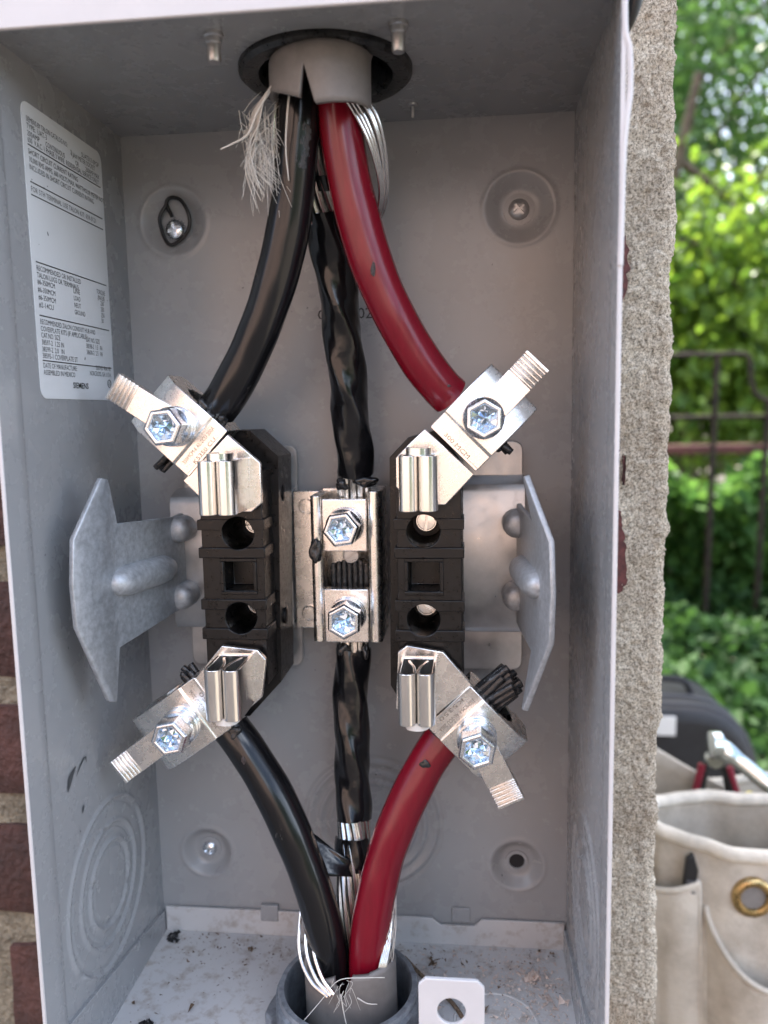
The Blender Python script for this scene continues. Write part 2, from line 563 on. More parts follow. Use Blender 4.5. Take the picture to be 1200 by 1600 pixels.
# flakes of old red paint left on the cement
def flake(pts):
    c = np.mean(pts, 0)
    n = len(pts)
    mb = MB()
    P = []
    for i in range(n):
        a, b = np.array(pts[i]), np.array(pts[(i + 1) % n])
        for k in range(5):
            t = k / 5
            P.append(tuple(a + (b - a) * t + rng.normal(0, .45, 2)))
    mb.prism(P, -4.5, -3.1)
    mb.build('paint_flake', 'red_paint', house)
for pts in ([(120, 22), (124.5, 21), (125.5, 12), (127.5, 4), (128, -12), (124, -18), (120, -17)], [(121, 137), (124.5, 142), (126, 128), (124, 114), (121, 118)],
            [(120, 50), (123.5, 49), (123, 36), (120, 35)], [(124.5, 44), (126, 46), (126.4, 33), (124.8, 33)]):
    flake(pts)

# ------------------------------------------------------------------ meter enclosure
enc = thing('meter_enclosure', 'open grey painted steel meter box mounted on the brick wall', 'meter box', (0, 56, -195))
HW, HH, DD = 101.5, 193.9, 113.8
screws = [(-78.6, 155.8), (78.2, 155.2), (-76.9, -151.6), (77.9, -152)]
KO = (7.5, -133)

def back_h(x, z):
    h = 0.
    for i, (sx, sz) in enumerate(screws):
        r = math.hypot(x - sx, z - sz)
        ro, ri = ((15.5, 7.6) if i < 2 else (13, 7))
        if r < ro + 2:
            t = min(1, max(0, (ro - r) / (ro - ri)))
            h -= 4.2 * t * t * (3 - 2 * t)
            h += .5 * math.exp(-((r - ro) / 1.0) ** 2)
    r = math.hypot(x - KO[0], z - KO[1])
    if r < 40:
        for rr in (21, 26, 31.5):
            h += 1.3 * math.exp(-((r - rr) / .9) ** 2) - .9 * math.exp(-((r - rr - 2.0) / .9) ** 2)
    return h
xs = np.linspace(-HW, HW, 226); zs = np.linspace(-HH - .3, HH + .3, 431)
bp = MB().grid(xs, zs, lambda x, z: (x, back_h(x, z), z))
bp.build('back_panel', 'grey_paint', enc, smooth=180, fix=False)

def side_h(d, z, c, rings):
    h = 0.
    r = math.hypot(d - c[0], z - c[1])
    if r < 42:
        a = math.atan2(z - c[1], d - c[0])
        for k, rr in enumerate(rings):
            tie = min(abs(((a - t0 + PI) % (2 * PI)) - PI) for t0 in (.5 + k, .5 + k + PI))
            g = 0.25 if tie < .07 else 1
            h += g * (1.2 * math.exp(-((r - rr) / .9) ** 2) - .8 * math.exp(-((r - rr + 1.9) / .9) ** 2))
        if r < rings[0]: h += .35
        elif r < rings[1]: h -= .1
    if d > 98: h += min(.9, (d - 98) * .5)     # the last strip before the opening is jogged inwards
    return h
ds = list(np.arange(0, 98, 1.0)) + [98, 98.7, 100, 104, 108, DD]
lw = MB().grid(ds, zs, lambda d, z: (-HW + side_h(d, z, (56, -134.5), (18.5, 26, 36.5)), d, z))
lw.build('left_wall', 'grey_paint', enc, smooth=180, fix=False)
rw = MB().grid(ds, zs, lambda d, z: (HW - side_h(d, z, (60, -133), (18.5, 26, 36.5)), d, z))
rw.build('right_wall', 'grey_paint', enc, smooth=180, fix=False)
# outer skins a sheet's thickness away, and the edges between, in the glare-brightened grey
for s, nm in ((-1, 'left_skin'), (1, 'right_skin')):
    mb = MB().add([(s * (HW + .4), -1.4, -HH - 1.4), (s * (HW + .4), 98, -HH - 1.4), (s * (HW + .4), DD, -HH - 1.4),
                   (s * (HW + .4), -1.4, HH + 1.4), (s * (HW + .4), 98, HH + 1.4), (s * (HW + .4), DD, HH + 1.4)], [(0, 1, 4, 3), (1, 2, 5, 4)])
    mb.build(nm, 'grey_paint', enc, smooth=0)
    MB().box((s * (HW - 1.0), DD - .6, -HH), (s * (HW + .45), DD + .25, HH)).build('front_edge', 'grey_paint_lit', enc, bevel=.35)
    # rolled bead just inside the opening's edge
# top and bottom plates with round openings
def plate_hole(z, c, r, n=96):
    mb = MB()
    inner, outer = [], []
    for k in range(n):
        a = 2 * PI * k / n
        ca, sa = math.cos(a), math.sin(a)
        inner.append((c[0] + r * ca, c[1] + r * sa, z))
        tx = ((HW if ca > 0 else -HW) - c[0]) / ca if abs(ca) > 1e-9 else 1e9
        td = ((DD if sa > 0 else 0) - c[1]) / sa if abs(sa) > 1e-9 else 1e9
        t = min(tx, td)
        outer.append((c[0] + t * ca, c[1] + t * sa, z))
    return mb.add(inner + outer, [(k, (k + 1) % n, n + (k + 1) % n, n + k) for k in range(n)])
TOPC, BOTC = (3.6, 57.5), (4, 63)
plate_hole(HH, TOPC, 28).build('top_plate', 'grey_paint', enc, smooth=0)
# corners the fan leaves open
for s in (-1, 1):
    for zz in (HH + .05, -HH - .05):
        for d0, d1 in ((0, 26), (DD - 26, DD)):
            MB().add([(s * HW, d0, zz), (s * (HW - 46), d0, zz), (s * (HW - 46), d1, zz), (s * HW, d1, zz)], [(0, 1, 2, 3)]).build('corner_plate', 'grey_paint', enc, smooth=0)
plate_hole(-HH, BOTC, 26).build('bottom_plate', 'dusty_tray_lit', enc, smooth=0)
MB().box((-HW - 1.4, -1.4, HH + 1.0), (HW + 1.4, DD, HH + 2.4)).build('roof_skin', 'grey_paint', enc, cut=MB().lathe([(28, -5), (28, 8)], (TOPC[0], TOPC[1], HH), 'z'))
# front lips
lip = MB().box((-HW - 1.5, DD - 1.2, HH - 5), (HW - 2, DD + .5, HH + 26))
lip.build('top_lip', 'grey_paint_lit', enc, bevel=.5)
MB().box((-HW - 1.5, DD - 1.2, -HH - 20), (HW + 1.5, DD + .5, -HH + 4)).build('bottom_lip', 'grey_paint_lit', enc, bevel=.5)
# turned-up flange of the bottom tray: back (with a dovetail notch), left, right
fl = [(-99.6, -HH), (-99.6, -181), (37, -180.4), (35, -180.4), (40.5, -183.8), (57, -183.6), (60.5, -180), (100.4, -180), (100.4, -HH)]
fl = [(-99.6, -HH), (-99.6, -181), (36.5, -180.4), (40.5, -183.8), (57, -183.6), (60.5, -180), (100.4, -180), (100.4, -HH)]
MB().prism(fl, .9, 2.2).build('back_flange', 'dusty_tray_lit', enc, bevel=.25)
for s in (-1, 1):
    x0 = s * (HW + .2)
    MB().prism([(2.5, -HH), (2.5, -183), (14, -181), (DD - 2, -165), (DD - 2, -HH)], x0, x0 - s * 1.8, lambda p, q, a: (a, p, q)).build('side_flange', 'grey_paint', enc, bevel=.2)
MB().box((46, .5, -182.6), (55, 1.4, -175)).build('lock_tab', 'grey_paint', enc, bevel=.6)
MB().box((-50, .5, -186), (-41, 2.9, -177.5)).build('lock_tab', 'grey_paint', enc, bevel=.4)
# round knockout disc in the floor
MB().lathe([(18.5, 0), (18.2, .7), (17.2, .7), (17, .2), (0.01, .2)], (66, 52, -HH), 'z', n=48).build('knockout', 'dusty_tray_lit', enc)
# standing latch tab at the front, with a hole
tabp = [(37, -197), (37, -131.5), (39.4, -129), (57.6, -129), (60, -131.5), (60, -197)]
MB().prism(tabp, 110.3, 111.9).build('latch_tab', 'grey_paint_lit', enc, bevel=.3, cut=MB().lathe([(5, -5), (5, 10)], (48.5, 108, -141)))
# dark rubber cover hook at the upper right of the opening
MB().tube(spline([(103.2, 106, 214), (106.0, 105, 205), (106.7, 104, 196), (105.4, 103, 186), (103.4, 102, 180)], 5), [3.0, 3.4, 3.4, 3.4, 3.4, 3.3, 3.3, 3.2, 3.2, 3.0, 3.0, 2.8, 2.8, 2.5, 2.3, 2.0, 1.8, 1.6, 1.4, 1.2, 1.0], 12).build('cover_hook', 'plastic', enc)
MB().tube(spline([(101.2, DD, 200), (101.4, DD, 178), (102.8, DD, 171), (103.2, DD, 160), (102.2, DD, 150), (101.6, DD, 140), (101.2, DD, 110)], 6), .9, 8).build('edge_bead', 'grey_paint_lit', enc)
# rivets through the top plate
for x, d in ((-28.5, 91), (33.3, 89.5)):
    MB().lathe([(3.3, 0), (3.3, -1.2), (2.7, -1.6), (2.7, -3.2), (2.3, -3.6), (2.3, -8.4), (1.9, -9.2)], (x, d, HH), 'z', n=24).build('rivet', 'steel_dull', enc)
MB().lathe([(2.2, 0), (2, -.8), (.8, -1.2), (.7, -5), (.5, -5.4)], (33.2, 19, HH), 'z', n=20).build('rivet', 'steel_dull', enc)
# printed characters on the back panel, mostly behind the cables
text('print', '02', 'ink', enc, (5.6, .25, 109.8), (1, 0, 0), (0, 0, 1), 7.0)
text('print', 'C', 'ink', enc, (-13.0, .25, 109.6), (1, 0, 0), (0, 0, 1), 7.0)
# grease smears on the left wall
def smear(pts, r):
    mb = MB()
    P = spline(pts, 6)
    n = len(P)
    w = [r * math.sin(PI * (i + .4) / (n + .2)) for i in range(n)]
    L = [(-HW + .35, p[0] + w[i], p[1] + w[i] * .2) for i, p in enumerate(P)]
    R_ = [(-HW + .35, p[0] - w[i], p[1] - w[i] * .2) for i, p in enumerate(P)]
    mb.add(L + R_, [(i, i + 1, n + i + 1, n + i) for i in range(n - 1)])
    mb.build('grease_smear', 'smear', enc, smooth=0)
smear([(86, -78), (83, -73), (79, -70.5)], 1.9)
smear([(79, -75), (75, -72), (71, -70), (70, -73)], .8)
smear([(76, -92), (74.5, -89)], .7)

# specks and nicks in the paint
mb = MB()
_g = np.random.default_rng(77)
for k in range(150):
    r_ = .16 * _g.lognormal(0, .5)
    n_ = 7
    e_ = _g.uniform(.6, 2.2); ph_ = _g.uniform(0, PI)
    P_ = [(r_ * e_ * math.cos(2 * PI * i / n_), r_ * math.sin(2 * PI * i / n_)) for i in range(n_)]
    P_ = [(p * math.cos(ph_) - q * math.sin(ph_), p * math.sin(ph_) + q * math.cos(ph_)) for p, q in P_]
    if k % 3 == 0:
        d_, z_ = _g.uniform(6, 96), _g.uniform(-170, 185)
        mb.add([(-HW + .3 + side_h(d_, z_, (56, -134.5), (18.5, 26, 36.5)), d_ + p, z_ + q) for p, q in P_], [tuple(range(n_))])
    else:
        x_, z_ = _g.uniform(-98, 98), _g.uniform(-175, 190)
        mb.add([(x_ + p, .25 + back_h(x_, z_), z_ + q) for p, q in P_], [tuple(range(n_))])
tag(mb.build('paint_speck', 'smear', enc, smooth=0), kind='stuff')

# ------------------------------------------------------------------ screws and the empty hole in the back panel
def phillips(name, label, x, z, d0, r, m='zinc', rot=.3, group='screws in the back panel'):
    t = thing(name, label, 'screw', (x, d0, z), group)
    c_, s_ = math.cos(rot), math.sin(rot)
    L_, w_ = r * .62, r * .13
    P = [(x + c_ * p - s_ * q, z + s_ * p + c_ * q) for p, q in ((w_, w_), (w_, L_), (-w_, L_), (-w_, w_), (-L_, w_), (-L_, -w_), (-w_, -w_), (-w_, -L_), (w_, -L_), (w_, -w_), (L_, -w_), (L_, w_))]
    cutter = MB().prism(P, d0 + 1.0, d0 + 8)
    h = r * .62
    MB().lathe([(r, 0), (r, .6), (r * .93, h * .45), (r * .75, h * .75), (r * .45, h * .95), (.01, h)], (x, d0, z), n=28).build('head', m, t, cut=cutter)
    MB().lathe([(r * 1.5, -.3), (r * 1.5, .25), (r * .9, .35)], (x, d0, z), n=28).build('washer_face', 'grey_paint', t)
    return t
phillips('screw', 'silver cross-head screw with a loose black wire bail, upper left of the box back', -78.8, 152.8, -3.9, 5.2, rot=.25)
phillips('screw', 'dull cross-head screw at the upper right of the box back', 78.2, 155.2, -3.9, 4.6, m='steel_dull', rot=.7)
phillips('screw', 'small shiny cross-head screw at the lower left of the box back', -76.9, -151.6, -3.9, 4.0, rot=.4)
tag(MB().tube(spline([(-82, -1.5, 164), (-85.5, -1, 157), (-82, -1, 146.5), (-76.5, -1, 147.5), (-72, -.5, 152), (-71, 0, 158), (-74.5, 0, 165), (-79.5, -.5, 166.5), (-82, -1.5, 164), (-79.5, -1, 158.5)], 6), .85, 8).build('wire_bail', 'tool_black'),
    'bent black wire loop around the upper left screw', 'wire loop')
hole = MB().lathe([(3.4, 0), (3.4, -8)], (77.9, -3.7, -152), n=28)
MB().lathe([(3.6, .12), (.01, .12)], (77.9, -4.15, -152), n=28, caps=False).build('screw_hole', 'void', enc)
MB().lathe([(5.6, 0), (5.4, .7), (3.9, .8), (3.6, .1)], (77.9, -4.1, -152), n=32, caps=False).build('hole_rim', 'grey_paint', enc)
# ------------------------------------------------------------------ printed label on the left wall
lab = thing('rating_label', 'white printed rating label stuck on the left wall of the box', 'label', (-101, 54, 74))
LX = -HW + .28
def corner_rect(d0, d1, za, zb, r, n=6):
    P = []
    for cx_, cz_, a0 in ((d0 - r, za - r, 0), (d1 + r, za - r, 90), (d1 + r, zb + r, 180), (d0 - r, zb + r, 270)):
        for k in range(n + 1):
            a = math.radians(a0 + 90 * k / n)
            P.append((cx_ + r * math.cos(a), cz_ + r * math.sin(a)))
    return P
MB().prism(corner_rect(85, 22.4, 180, 74.8, 4), LX - .2, LX, lambda p, q, a: (a, p, q)).build('sheet', 'label', lab, smooth=0)
def lt(body, fx, y, size=2.7, w=None, bold=0.):
    # fx: 0..1 across the label from its front edge, y: source row of the baseline
    d = 82.2 - fx * 57.5
    zz = 180 - (y - 60) / 1410 * 105.2
    text('print', body, 'ink', lab, (LX + .08, d, zz), (0, -1, 0), (0, 0, 1), size, w, bold=bold)
def rule(y, a=0, b=1):
    zz = 180 - (y - 60) / 1410 * 105.2
    MB().box((LX, 82.2 - a * 57.5, zz - .2), (LX + .1, 82.2 - b * 57.5, zz + .2)).build('rule', 'ink', lab, smooth=0)
lt('SIEMENS BY TALON CATALOG NO:', 0, 150, w=30); lt('SUAT317-0PGP', .72, 150, w=15.5)
lt('TYPE:  UAT-3', 0, 182, w=14); lt('4 JAW METER SOCKET', .56, 182, w=21)
lt('200AMP', 0, 216, w=8.5); lt('CONTINUOUS', .22, 216, w=14.5); lt('OR', .62, 216, w=3); lt('200AMP MAX', .77, 216, w=12.5)
lt('600  V.A.C. 1 PHASE 3 WIRE  RESIDENTIAL SERVICE ONLY', 0, 246, w=56)
rule(257)
lt('SHORT CIRCUIT CURRENT RATING', 0, 300, w=37)
lt('10,000 RMS AMPS, 600 VOLTS MAX. WATTHOUR METER NOT', 0, 336, w=60)
lt('INCLUDED IN SHORT CIRCUIT CURRENT RATING', 0, 372, w=50)
rule(430)
lt('FOR 5TH TERMINAL USE TALON KIT: 659-0121', 0, 474, w=51)
rule(490); rule(806)
lt('RECOMMENDED OR INSTALLED', 0, 846, w=34); lt('TORQUE:', .83, 868, w=8)
lt('TALON LUGS OR TERMINALS:', 0, 880, w=32); lt('(IN-LB)', .84, 900, w=6.5)
for i, (a, b, c) in enumerate((('#6-350MCM', 'LINE', '250'), ('#6-350MCM', 'LOAD', '250'), ('#6-350MCM', 'NEUT', '250'), ('#2-14CU', 'GROUND', '50'))):
    lt(a, 0, 912 + i * 37, w=12.5 if i < 3 else 10.5); lt(b, .47, 905 + i * 37, w=5.5 if i < 3 else 9); lt(c, .88, 930 + i * 33, w=3.2 if i < 3 else 2)
rule(1063)
lt('RECOMMENDED TALON CONDUIT HUB AND', 0, 1104, w=44)
lt('COVERPLATE KITS (IF APPLICABLE):', 0, 1138, w=37)
lt('CAT.NO. SIZE', 0, 1170, w=14); lt('CAT.NO. SIZE', .61, 1152, w=12.5)
lt('38597-2  1.25 IN', 0, 1204, w=16.5); lt('38598-2  1.5   IN', .61, 1186, w=14.5)
lt('38599-2  2.0   IN', 0, 1238, w=16.5); lt('38600-2  2.5   IN', .61, 1220, w=14.5)
lt('38595-1 COVERPLATE ST', 0, 1270, w=27)
rule(1282)
lt('DATE OF MANUFACTURE:', 0, 1318, w=26); lt('5007431 Rev. 00', .74, 1300, w=14)
lt('ASSEMBLED IN MEXICO', 0, 1352, w=24); lt('NORCROSS, GA. U.S.A.', .64, 1334, w=20)
lt('SIEMENS', .38, 1410, 3.2, w=13, bold=.02)
ringm = MB()
ringm.lathe([(1.8, 0), (1.8, .1), (1.45, .1), (1.45, 0)], (LX + .02, 27.5, 82), 'x', n=24, caps=False).build('mark', 'ink', lab)
text('print', 'UL', 'ink', lab, (LX + .08, 28.6, 81.2), (0, -1, 0), (0, 0, 1), 2.2)

# ------------------------------------------------------------------ conduit hubs and cable jackets
hub = thing('conduit_hub', 'dark metal conduit hub ring in the top of the box', 'conduit hub', (TOPC[0], TOPC[1], HH - 3))
MB().lathe([(31.6, 0), (31.6, -1.6), (30.4, -2.6), (27, -2.8), (25.2, -2.2), (24.6, -1), (24.3, 8), (24.3, 45)], (*TOPC, HH - .1), 'z', n=72, caps=False).build('flange', 'hub_dark', hub, solid=.5)
MB().lathe([(24.6, 60), (.01, 60)], (*TOPC, HH), 'z', n=48, caps=False).build('bore_cap', 'void', hub)
MB().lathe([(33, 3), (33, 55), (20, 62)], (*TOPC, HH), 'z', n=48, caps=False).build('hub_body', 'hub_zinc', hub)
bhub = thing('conduit_connector', 'grey zinc threaded conduit connector in the floor of the box', 'conduit connector', (*BOTC, -205))
prof = [(26, -4), (26, 0)]
for k in range(9):
    prof += [(29.9, 0.4 + k * 2.4), (30.4, 1.2 + k * 2.4), (29.1, 1.9 + k * 2.4), (29.2, 2.3 + k * 2.4)]
prof += [(29.3, 22.4), (28.9, 23.8), (26.9, 23.9), (26.2, 22.6), (25.4, 10), (25.2, -30)]
MB().lathe(prof, (*BOTC, -HH), 'z', n=80, caps=False).build('threaded_barrel', 'hub_zinc', bhub)
MB().lathe([(25.6, -24), (.01, -24)], (*BOTC, -HH), 'z', n=40, caps=False).build('bore_cap', 'void', bhub)
# locknut with lugs
lk = []
for k in range(64):
    a = 2 * PI * k / 64
    lk.append((BOTC[0] + (36.5 if (k % 16) < 5 else 33.2) * math.cos(a), BOTC[1] + (36.5 if (k % 16) < 5 else 33.2) * math.sin(a)))
MB().prism(lk, -HH + .2, -HH + 7.5, lambda p, q, a: (p, q, a)).build('locknut', 'hub_zinc', bhub, bevel=.8, cut=MB().lathe([(29.6, -5), (29.6, 15)], (*BOTC, -HH), 'z', n=48))
for k in range(7):
    a = math.radians(166 + k * 5)
    MB().box((-.55, 0, 0), (.55, 1, 1)) if False else None

def jacket(name, label, c, rx, rd, zfar, edge, n=260, th=1.9, lean=0.):
    # oval jacket from zfar to an uneven cut end given by edge(angle)
    t = MB()
    zs_ = np.linspace(0, 1, 30)
    vs_ = []
    for q in zs_:
        for k in range(n):
            a = 2 * PI * k / n
            ze = edge(a)
            zz = zfar + (ze - zfar) * q
            w = 1 + .012 * math.sin(3 * a + 5 * q) + .03 * q * math.sin(2 * a)
            t_ = min(1, max(0, (197 - zz) / 9)) if lean else 0
            vs_.append((c[0] + rx * w * math.cos(a), c[1] + rd * w * math.sin(a) + lean * t_ * t_ * (3 - 2 * t_), zz))
    fs = [(j * n + k, j * n + (k + 1) % n, (j + 1) * n + (k + 1) % n, (j + 1) * n + k) for j in range(29) for k in range(n)]
    t.add(vs_, fs)
    return tag(t.build(name, 'jacket', smooth=50, solid=th), label, 'cable jacket')

def topedge(a):
    # a = 90 degrees is the side towards the viewer; a narrow V-shaped split just left of it
    deg = math.degrees(a) % 360
    z = 175.2 + .5 * math.sin(5 * a)
    if deg > 200: z = 178
    elif deg > 100: z = 176 + min(1, (deg - 104) / 50) * 5.5 if deg > 104 else 176
    elif deg < 89: z = 173.6 + (89 - deg) / 60 * 1.8
    if 100 <= deg < 106.5: z = max(z, 187 - (deg - 100) / 6.5 * 11)
    elif 88 < deg < 100: z = max(z, 187 - (100 - deg) / 12 * 13.4)
    return z
jacket('cable_jacket', 'grey outer cable jacket with a V-shaped split hanging from the top hub', (4.6, 67), 18.0, 15.5, 230, lambda a: topedge(a) - 3.6, lean=8.5)
def botedge(a):
    deg = math.degrees(a) % 360
    z = -157 + 1.0 * math.sin(3 * a)
    if 95 < deg < 200: z = -157 - 7 * math.sin((deg - 95) / 105 * PI) * .9
    if 60 < deg <= 96: z = -157.5 - (0 if deg < 82 else (deg - 82) / 14 * 12)
    if 96 < deg < 104: z = min(z, -169 + (deg - 96) / 8 * 7)
    return z
jacket('cable_jacket', 'grey cut cable jacket standing in the zinc connector at the bottom', (5.2, 63), 19.4, 13.5, -215, botedge)

# ------------------------------------------------------------------ conductors
def conductor(name, label, pts, r, m, end_in=None):
    P = spline(pts, 10)
    t = thing(name, label, 'cable', pts[-1] if pts[-1][2] < pts[0][2] else pts[0])
    w = rng.uniform(0, 6, 4)
    MB().tube(P, r, 28, rfn=lambda s, a: 1 + .016 * math.sin(s * .12 + w[0]) + .012 * math.sin(2 * a + s * .07 + w[1]) + .008 * math.sin(s * .31 + w[2])).build('insulation', m, t, smooth=60)
    return t
RB = 8.0
bt = [(-2.8, 68, 225), (-3.2, 68, 200), (-4.6, 68, 177.5), (-6.5, 67, 162), (-9.2, 65, 144.3), (-13.9, 63, 126.5), (-20.8, 61, 108.1), (-29.9, 58, 90.4), (-39.1, 56, 76), (-44.5, 54, 70)]
rt = [(12.4, 68, 225), (11.0, 68, 200), (10.0, 68, 176.7), (11.6, 67, 158.9), (14.9, 65, 141), (20.2, 63, 121.7), (27.6, 61, 104.2), (36.9, 58, 87.5), (44.5, 56, 77.3), (48.5, 54, 73.2)]
bb = [(-44.5, 54, -63.5), (-37.8, 56, -71.6), (-27, 58, -88.6), (-17.7, 60, -108.4), (-9.8, 62, -129.6), (-5.3, 63, -148.9), (-3.9, 63, -169.2), (-3.5, 63, -210)]
rb = [(44.6, 54, -65.5), (37.3, 56, -76.4), (28.5, 58, -93.7), (21.2, 60, -112.4), (16.5, 62, -131.2), (13.3, 63, -150.7), (12.2, 63, -171.1), (12.0, 63, -210)]
c1 = conductor('black_cable', 'thick glossy black cable bending from the top hub to the upper left lug', bt, RB, 'cable_black')
c2 = conductor('red_cable', 'thick red cable curving from the top hub to the upper right lug', rt, RB, 'cable_red')
c3 = conductor('black_cable', 'thick black cable running from the lower left lug into the bottom connector', bb, RB, 'cable_black')
c4 = conductor('red_cable', 'thick red cable running from the lower right lug into the bottom connector', rb, RB, 'cable_red')
# stripped strands clamped in each lug
def strands(parent, a, b, R_, r, n, m='alu', seed=0):
    g = np.random.default_rng(seed)
    A, B = Vector(a), Vector(b)
    t = (B - A).normalized(); u = t.orthogonal().normalized(); v = t.cross(u)
    for k in range(n):
        rad = 0 if k == 0 else R_ * (.5 if k < 7 else 1) ; ang = k * (2 * PI / 6 if k < 7 else 2 * PI / 12) + .2
        o = u * math.cos(ang) * rad + v * math.sin(ang) * rad
        e = B + o * 1.05 + t * g.uniform(-2, 2)
        md = (A + o) * .45 + e * .55 + Vector(g.normal(0, .5, 3))
        MB().tube(spline([tuple(A + o), tuple(md), tuple(e + Vector(g.normal(0, .7, 3)))], 4), r * g.uniform(.85, 1.2), 9).build('strand', m, parent, bevel=.3)
strands(c1, (-47, 53, 67.5), (-69.5, 53, 45.5), 3.2, 1.2, 4, 'compound', 1)
strands(c2, (51, 53, 71), (70, 53, 52), 3.6, 1.25, 7, 'compound', 2)
strands(c3, (-46.5, 53, -61), (-63.5, 52, -39.5), 4.6, 1.3, 8, 'compound', 3)
strands(c4, (46.5, 52, -63.5), (72.5, 51, -40.5), 5.4, 1.7, 19, 'compound', 4)
# lumps of joint compound where the insulation stops
def blob(parent, c, r, seed, m='compound', sq=(1, 1, 1)):
    g = np.random.default_rng(seed)
    ph = g.uniform(0, 6, 6)
    mb = MB()
    n, k = 28, 18
    vs_ = []
    for j in range(k + 1):
        th = PI * j / k
        for i in range(n):
            a = 2 * PI * i / n
            q = r * (1 + math.sin(th) * (.2 * math.sin(2 * a + ph[0] + th * 2) + .12 * math.sin(3 * a + ph[1] - 3 * th)) + .1 * math.sin(3 * th + ph[2]))
            vs_.append((c[0] + q * math.sin(th) * math.cos(a) * sq[0], c[1] + q * math.sin(th) * math.sin(a) * sq[1], c[2] + q * math.cos(th) * sq[2]))
    mb.add(vs_, [(j * n + i, j * n + (i + 1) % n, (j + 1) * n + (i + 1) % n, (j + 1) * n + i) for j in range(k) for i in range(n)])
    return mb.build('joint_compound', m, parent, smooth=180)
blob(c1, (-48.5, 60, 71.5), 2.6, 1); blob(c1, (-41, 59, 66), 2.4, 2); blob(c1, (-45, 61, 68), 2.2, 12)
blob(c2, (45, 59, 73), 1.8, 3); blob(c3, (-41, 60, -63), 2.8, 4); blob(c3, (-47, 58, -65), 2.2, 5)
blob(c4, (37.5, 63.6, -72.5), 1.9, 6, sq=(1, .3, .9))

# nicks and scrapes on the insulation
for par, c, sq in ((c2, (21.3, 70.7, 119.5), (.55, .22, 2.4)), (c2, (35.6, 65.7, 90.4), (.8, .22, 1.2)), (c2, (46.8, 63.0, 76.8), (1.2, .25, .7)),
                   (c1, (-33.6, 64.9, 85.0), (1.1, .2, .9)), (c3, (-36.8, 64.0, -73.5), (.8, .22, 1.8)), (c4, (27.2, 66.0, -97), (.35, .2, 1.3))):
    o_ = blob(par, c, 1.3, int(abs(c[0]) * 10), 'scrape', sq)
    o_.name = 'scrape'
# neutral: bare strands under black tape
ntp = [(5, 62, 215), (3, 61, 190), (.8, 57, 168.6), (-.1, 51, 151.8), (.8, 46, 138.8), (2.3, 42, 124.7), (4.4, 38, 99.9), (6, 35, 76.6), (7, 31, 52.6), (6, 27, 33), (4.5, 26, 10)]
nbp = [(4.5, 26, -8), (4, 28, -33.8), (3.2, 30, -55.1), (3.5, 34, -80), (4.1, 38, -104.9), (4.7, 44, -125.4), (4.3, 50, -145.5), (4.5, 54, -170), (5, 57, -205)]
def lay(pts, Rr, r, n, turns, parent, m='alu', a0=0., s0=0., s1=1.):
    P = spline(pts, 9)
    N = len(P)
    for k in range(n):
        Q = []
        up = Vector((0, 1, 0))
        for i in range(int(N * s0), int(N * s1)):
            p = Vector(P[i]); t = (Vector(P[min(i + 1, N - 1)]) - Vector(P[max(0, i - 1)])).normalized()
            up = (up - t * up.dot(t)).normalized(); sd_ = t.cross(up)
            a = a0 + 2 * PI * k / n + turns * 2 * PI * i / N
            Q.append(tuple(p + (up * math.cos(a) + sd_ * math.sin(a)) * Rr))
        MB().tube(Q, r, 8).build('strand', m, parent)
def taped(parent, pts, s0, s1, seed, r0=7.9, pitch=19., lob=.35):
    P = spline(pts, 12)
    P = P[int(len(P) * s0):int(len(P) * s1)]
    # resample finely
    D = np.cumsum([0] + [np.linalg.norm(np.subtract(P[i + 1], P[i])) for i in range(len(P) - 1)])
    ss = np.arange(0, D[-1], .8)
    A = np.array(P)
    Q = np.stack([np.interp(ss, D, A[:, j]) for j in range(3)], 1)
    g = np.random.default_rng(seed)
    w = g.uniform(0, 6, 6)
    def rf(s, a):
        ph = ((s + 1.5 * math.sin(a + w[5])) / pitch + a / (2 * PI)) % 1.0     # tape laps
        lap = .015 * ph
        core = .075 * math.cos(3 * (a - s * .06) + w[0]) + .02 * math.cos(6 * (a - s * .06) + w[0])                      # stranded core shows through
        lump = .025 * math.sin(s * .11 + w[1] + a) + .012 * math.sin(s * .4 + 2 * a + w[2])
        return 1 + lap + core + lump
    return MB().tube([tuple(q) for q in Q], r0, 40, rfn=rf).build('tape_wrap', 'tape', parent, smooth=28)
nu = thing('neutral_cable', 'bare stranded neutral wrapped in black tape from the top hub to the middle lug', 'cable', (6, 30, 20))
lay(ntp, 6.2, 1.35, 14, .9, nu, s0=0., s1=.36)
lay(ntp, 6.0, 1.35, 12, .3, nu, s0=.85, s1=1.)
taped(nu, ntp, .345, .865, 3, 7.7)
taped(nu, ntp, .26, .305, 5, 7.6, 9)
blob(nu, (12.5, 35, 38.5), 4.0, 21, 'tape', (1.1, .8, .6)); blob(nu, (2, 34, 37.5), 3.0, 22, 'compound', (1, .8, .8))
nl = thing('neutral_cable', 'taped neutral below the middle lug, bare strands showing near the bottom connector', 'cable', (4, 40, -200))
lay(nbp, 6.0, 1.35, 12, .3, nl, s0=0., s1=.16)
lay(nbp, 6.2, 1.35, 14, .7, nl, s0=.53, s1=1.)
taped(nl, nbp, .14, .545, 8, 7.6)
taped(nl, nbp, .575, .665, 9, 7.7, 12)
blob(nl, (1, 34, -35), 2.6, 31, 'compound', (1, .8, 1.3)); blob(nl, (10.5, 34, -36), 2.2, 32, 'compound', (.6, .8, 1.6))
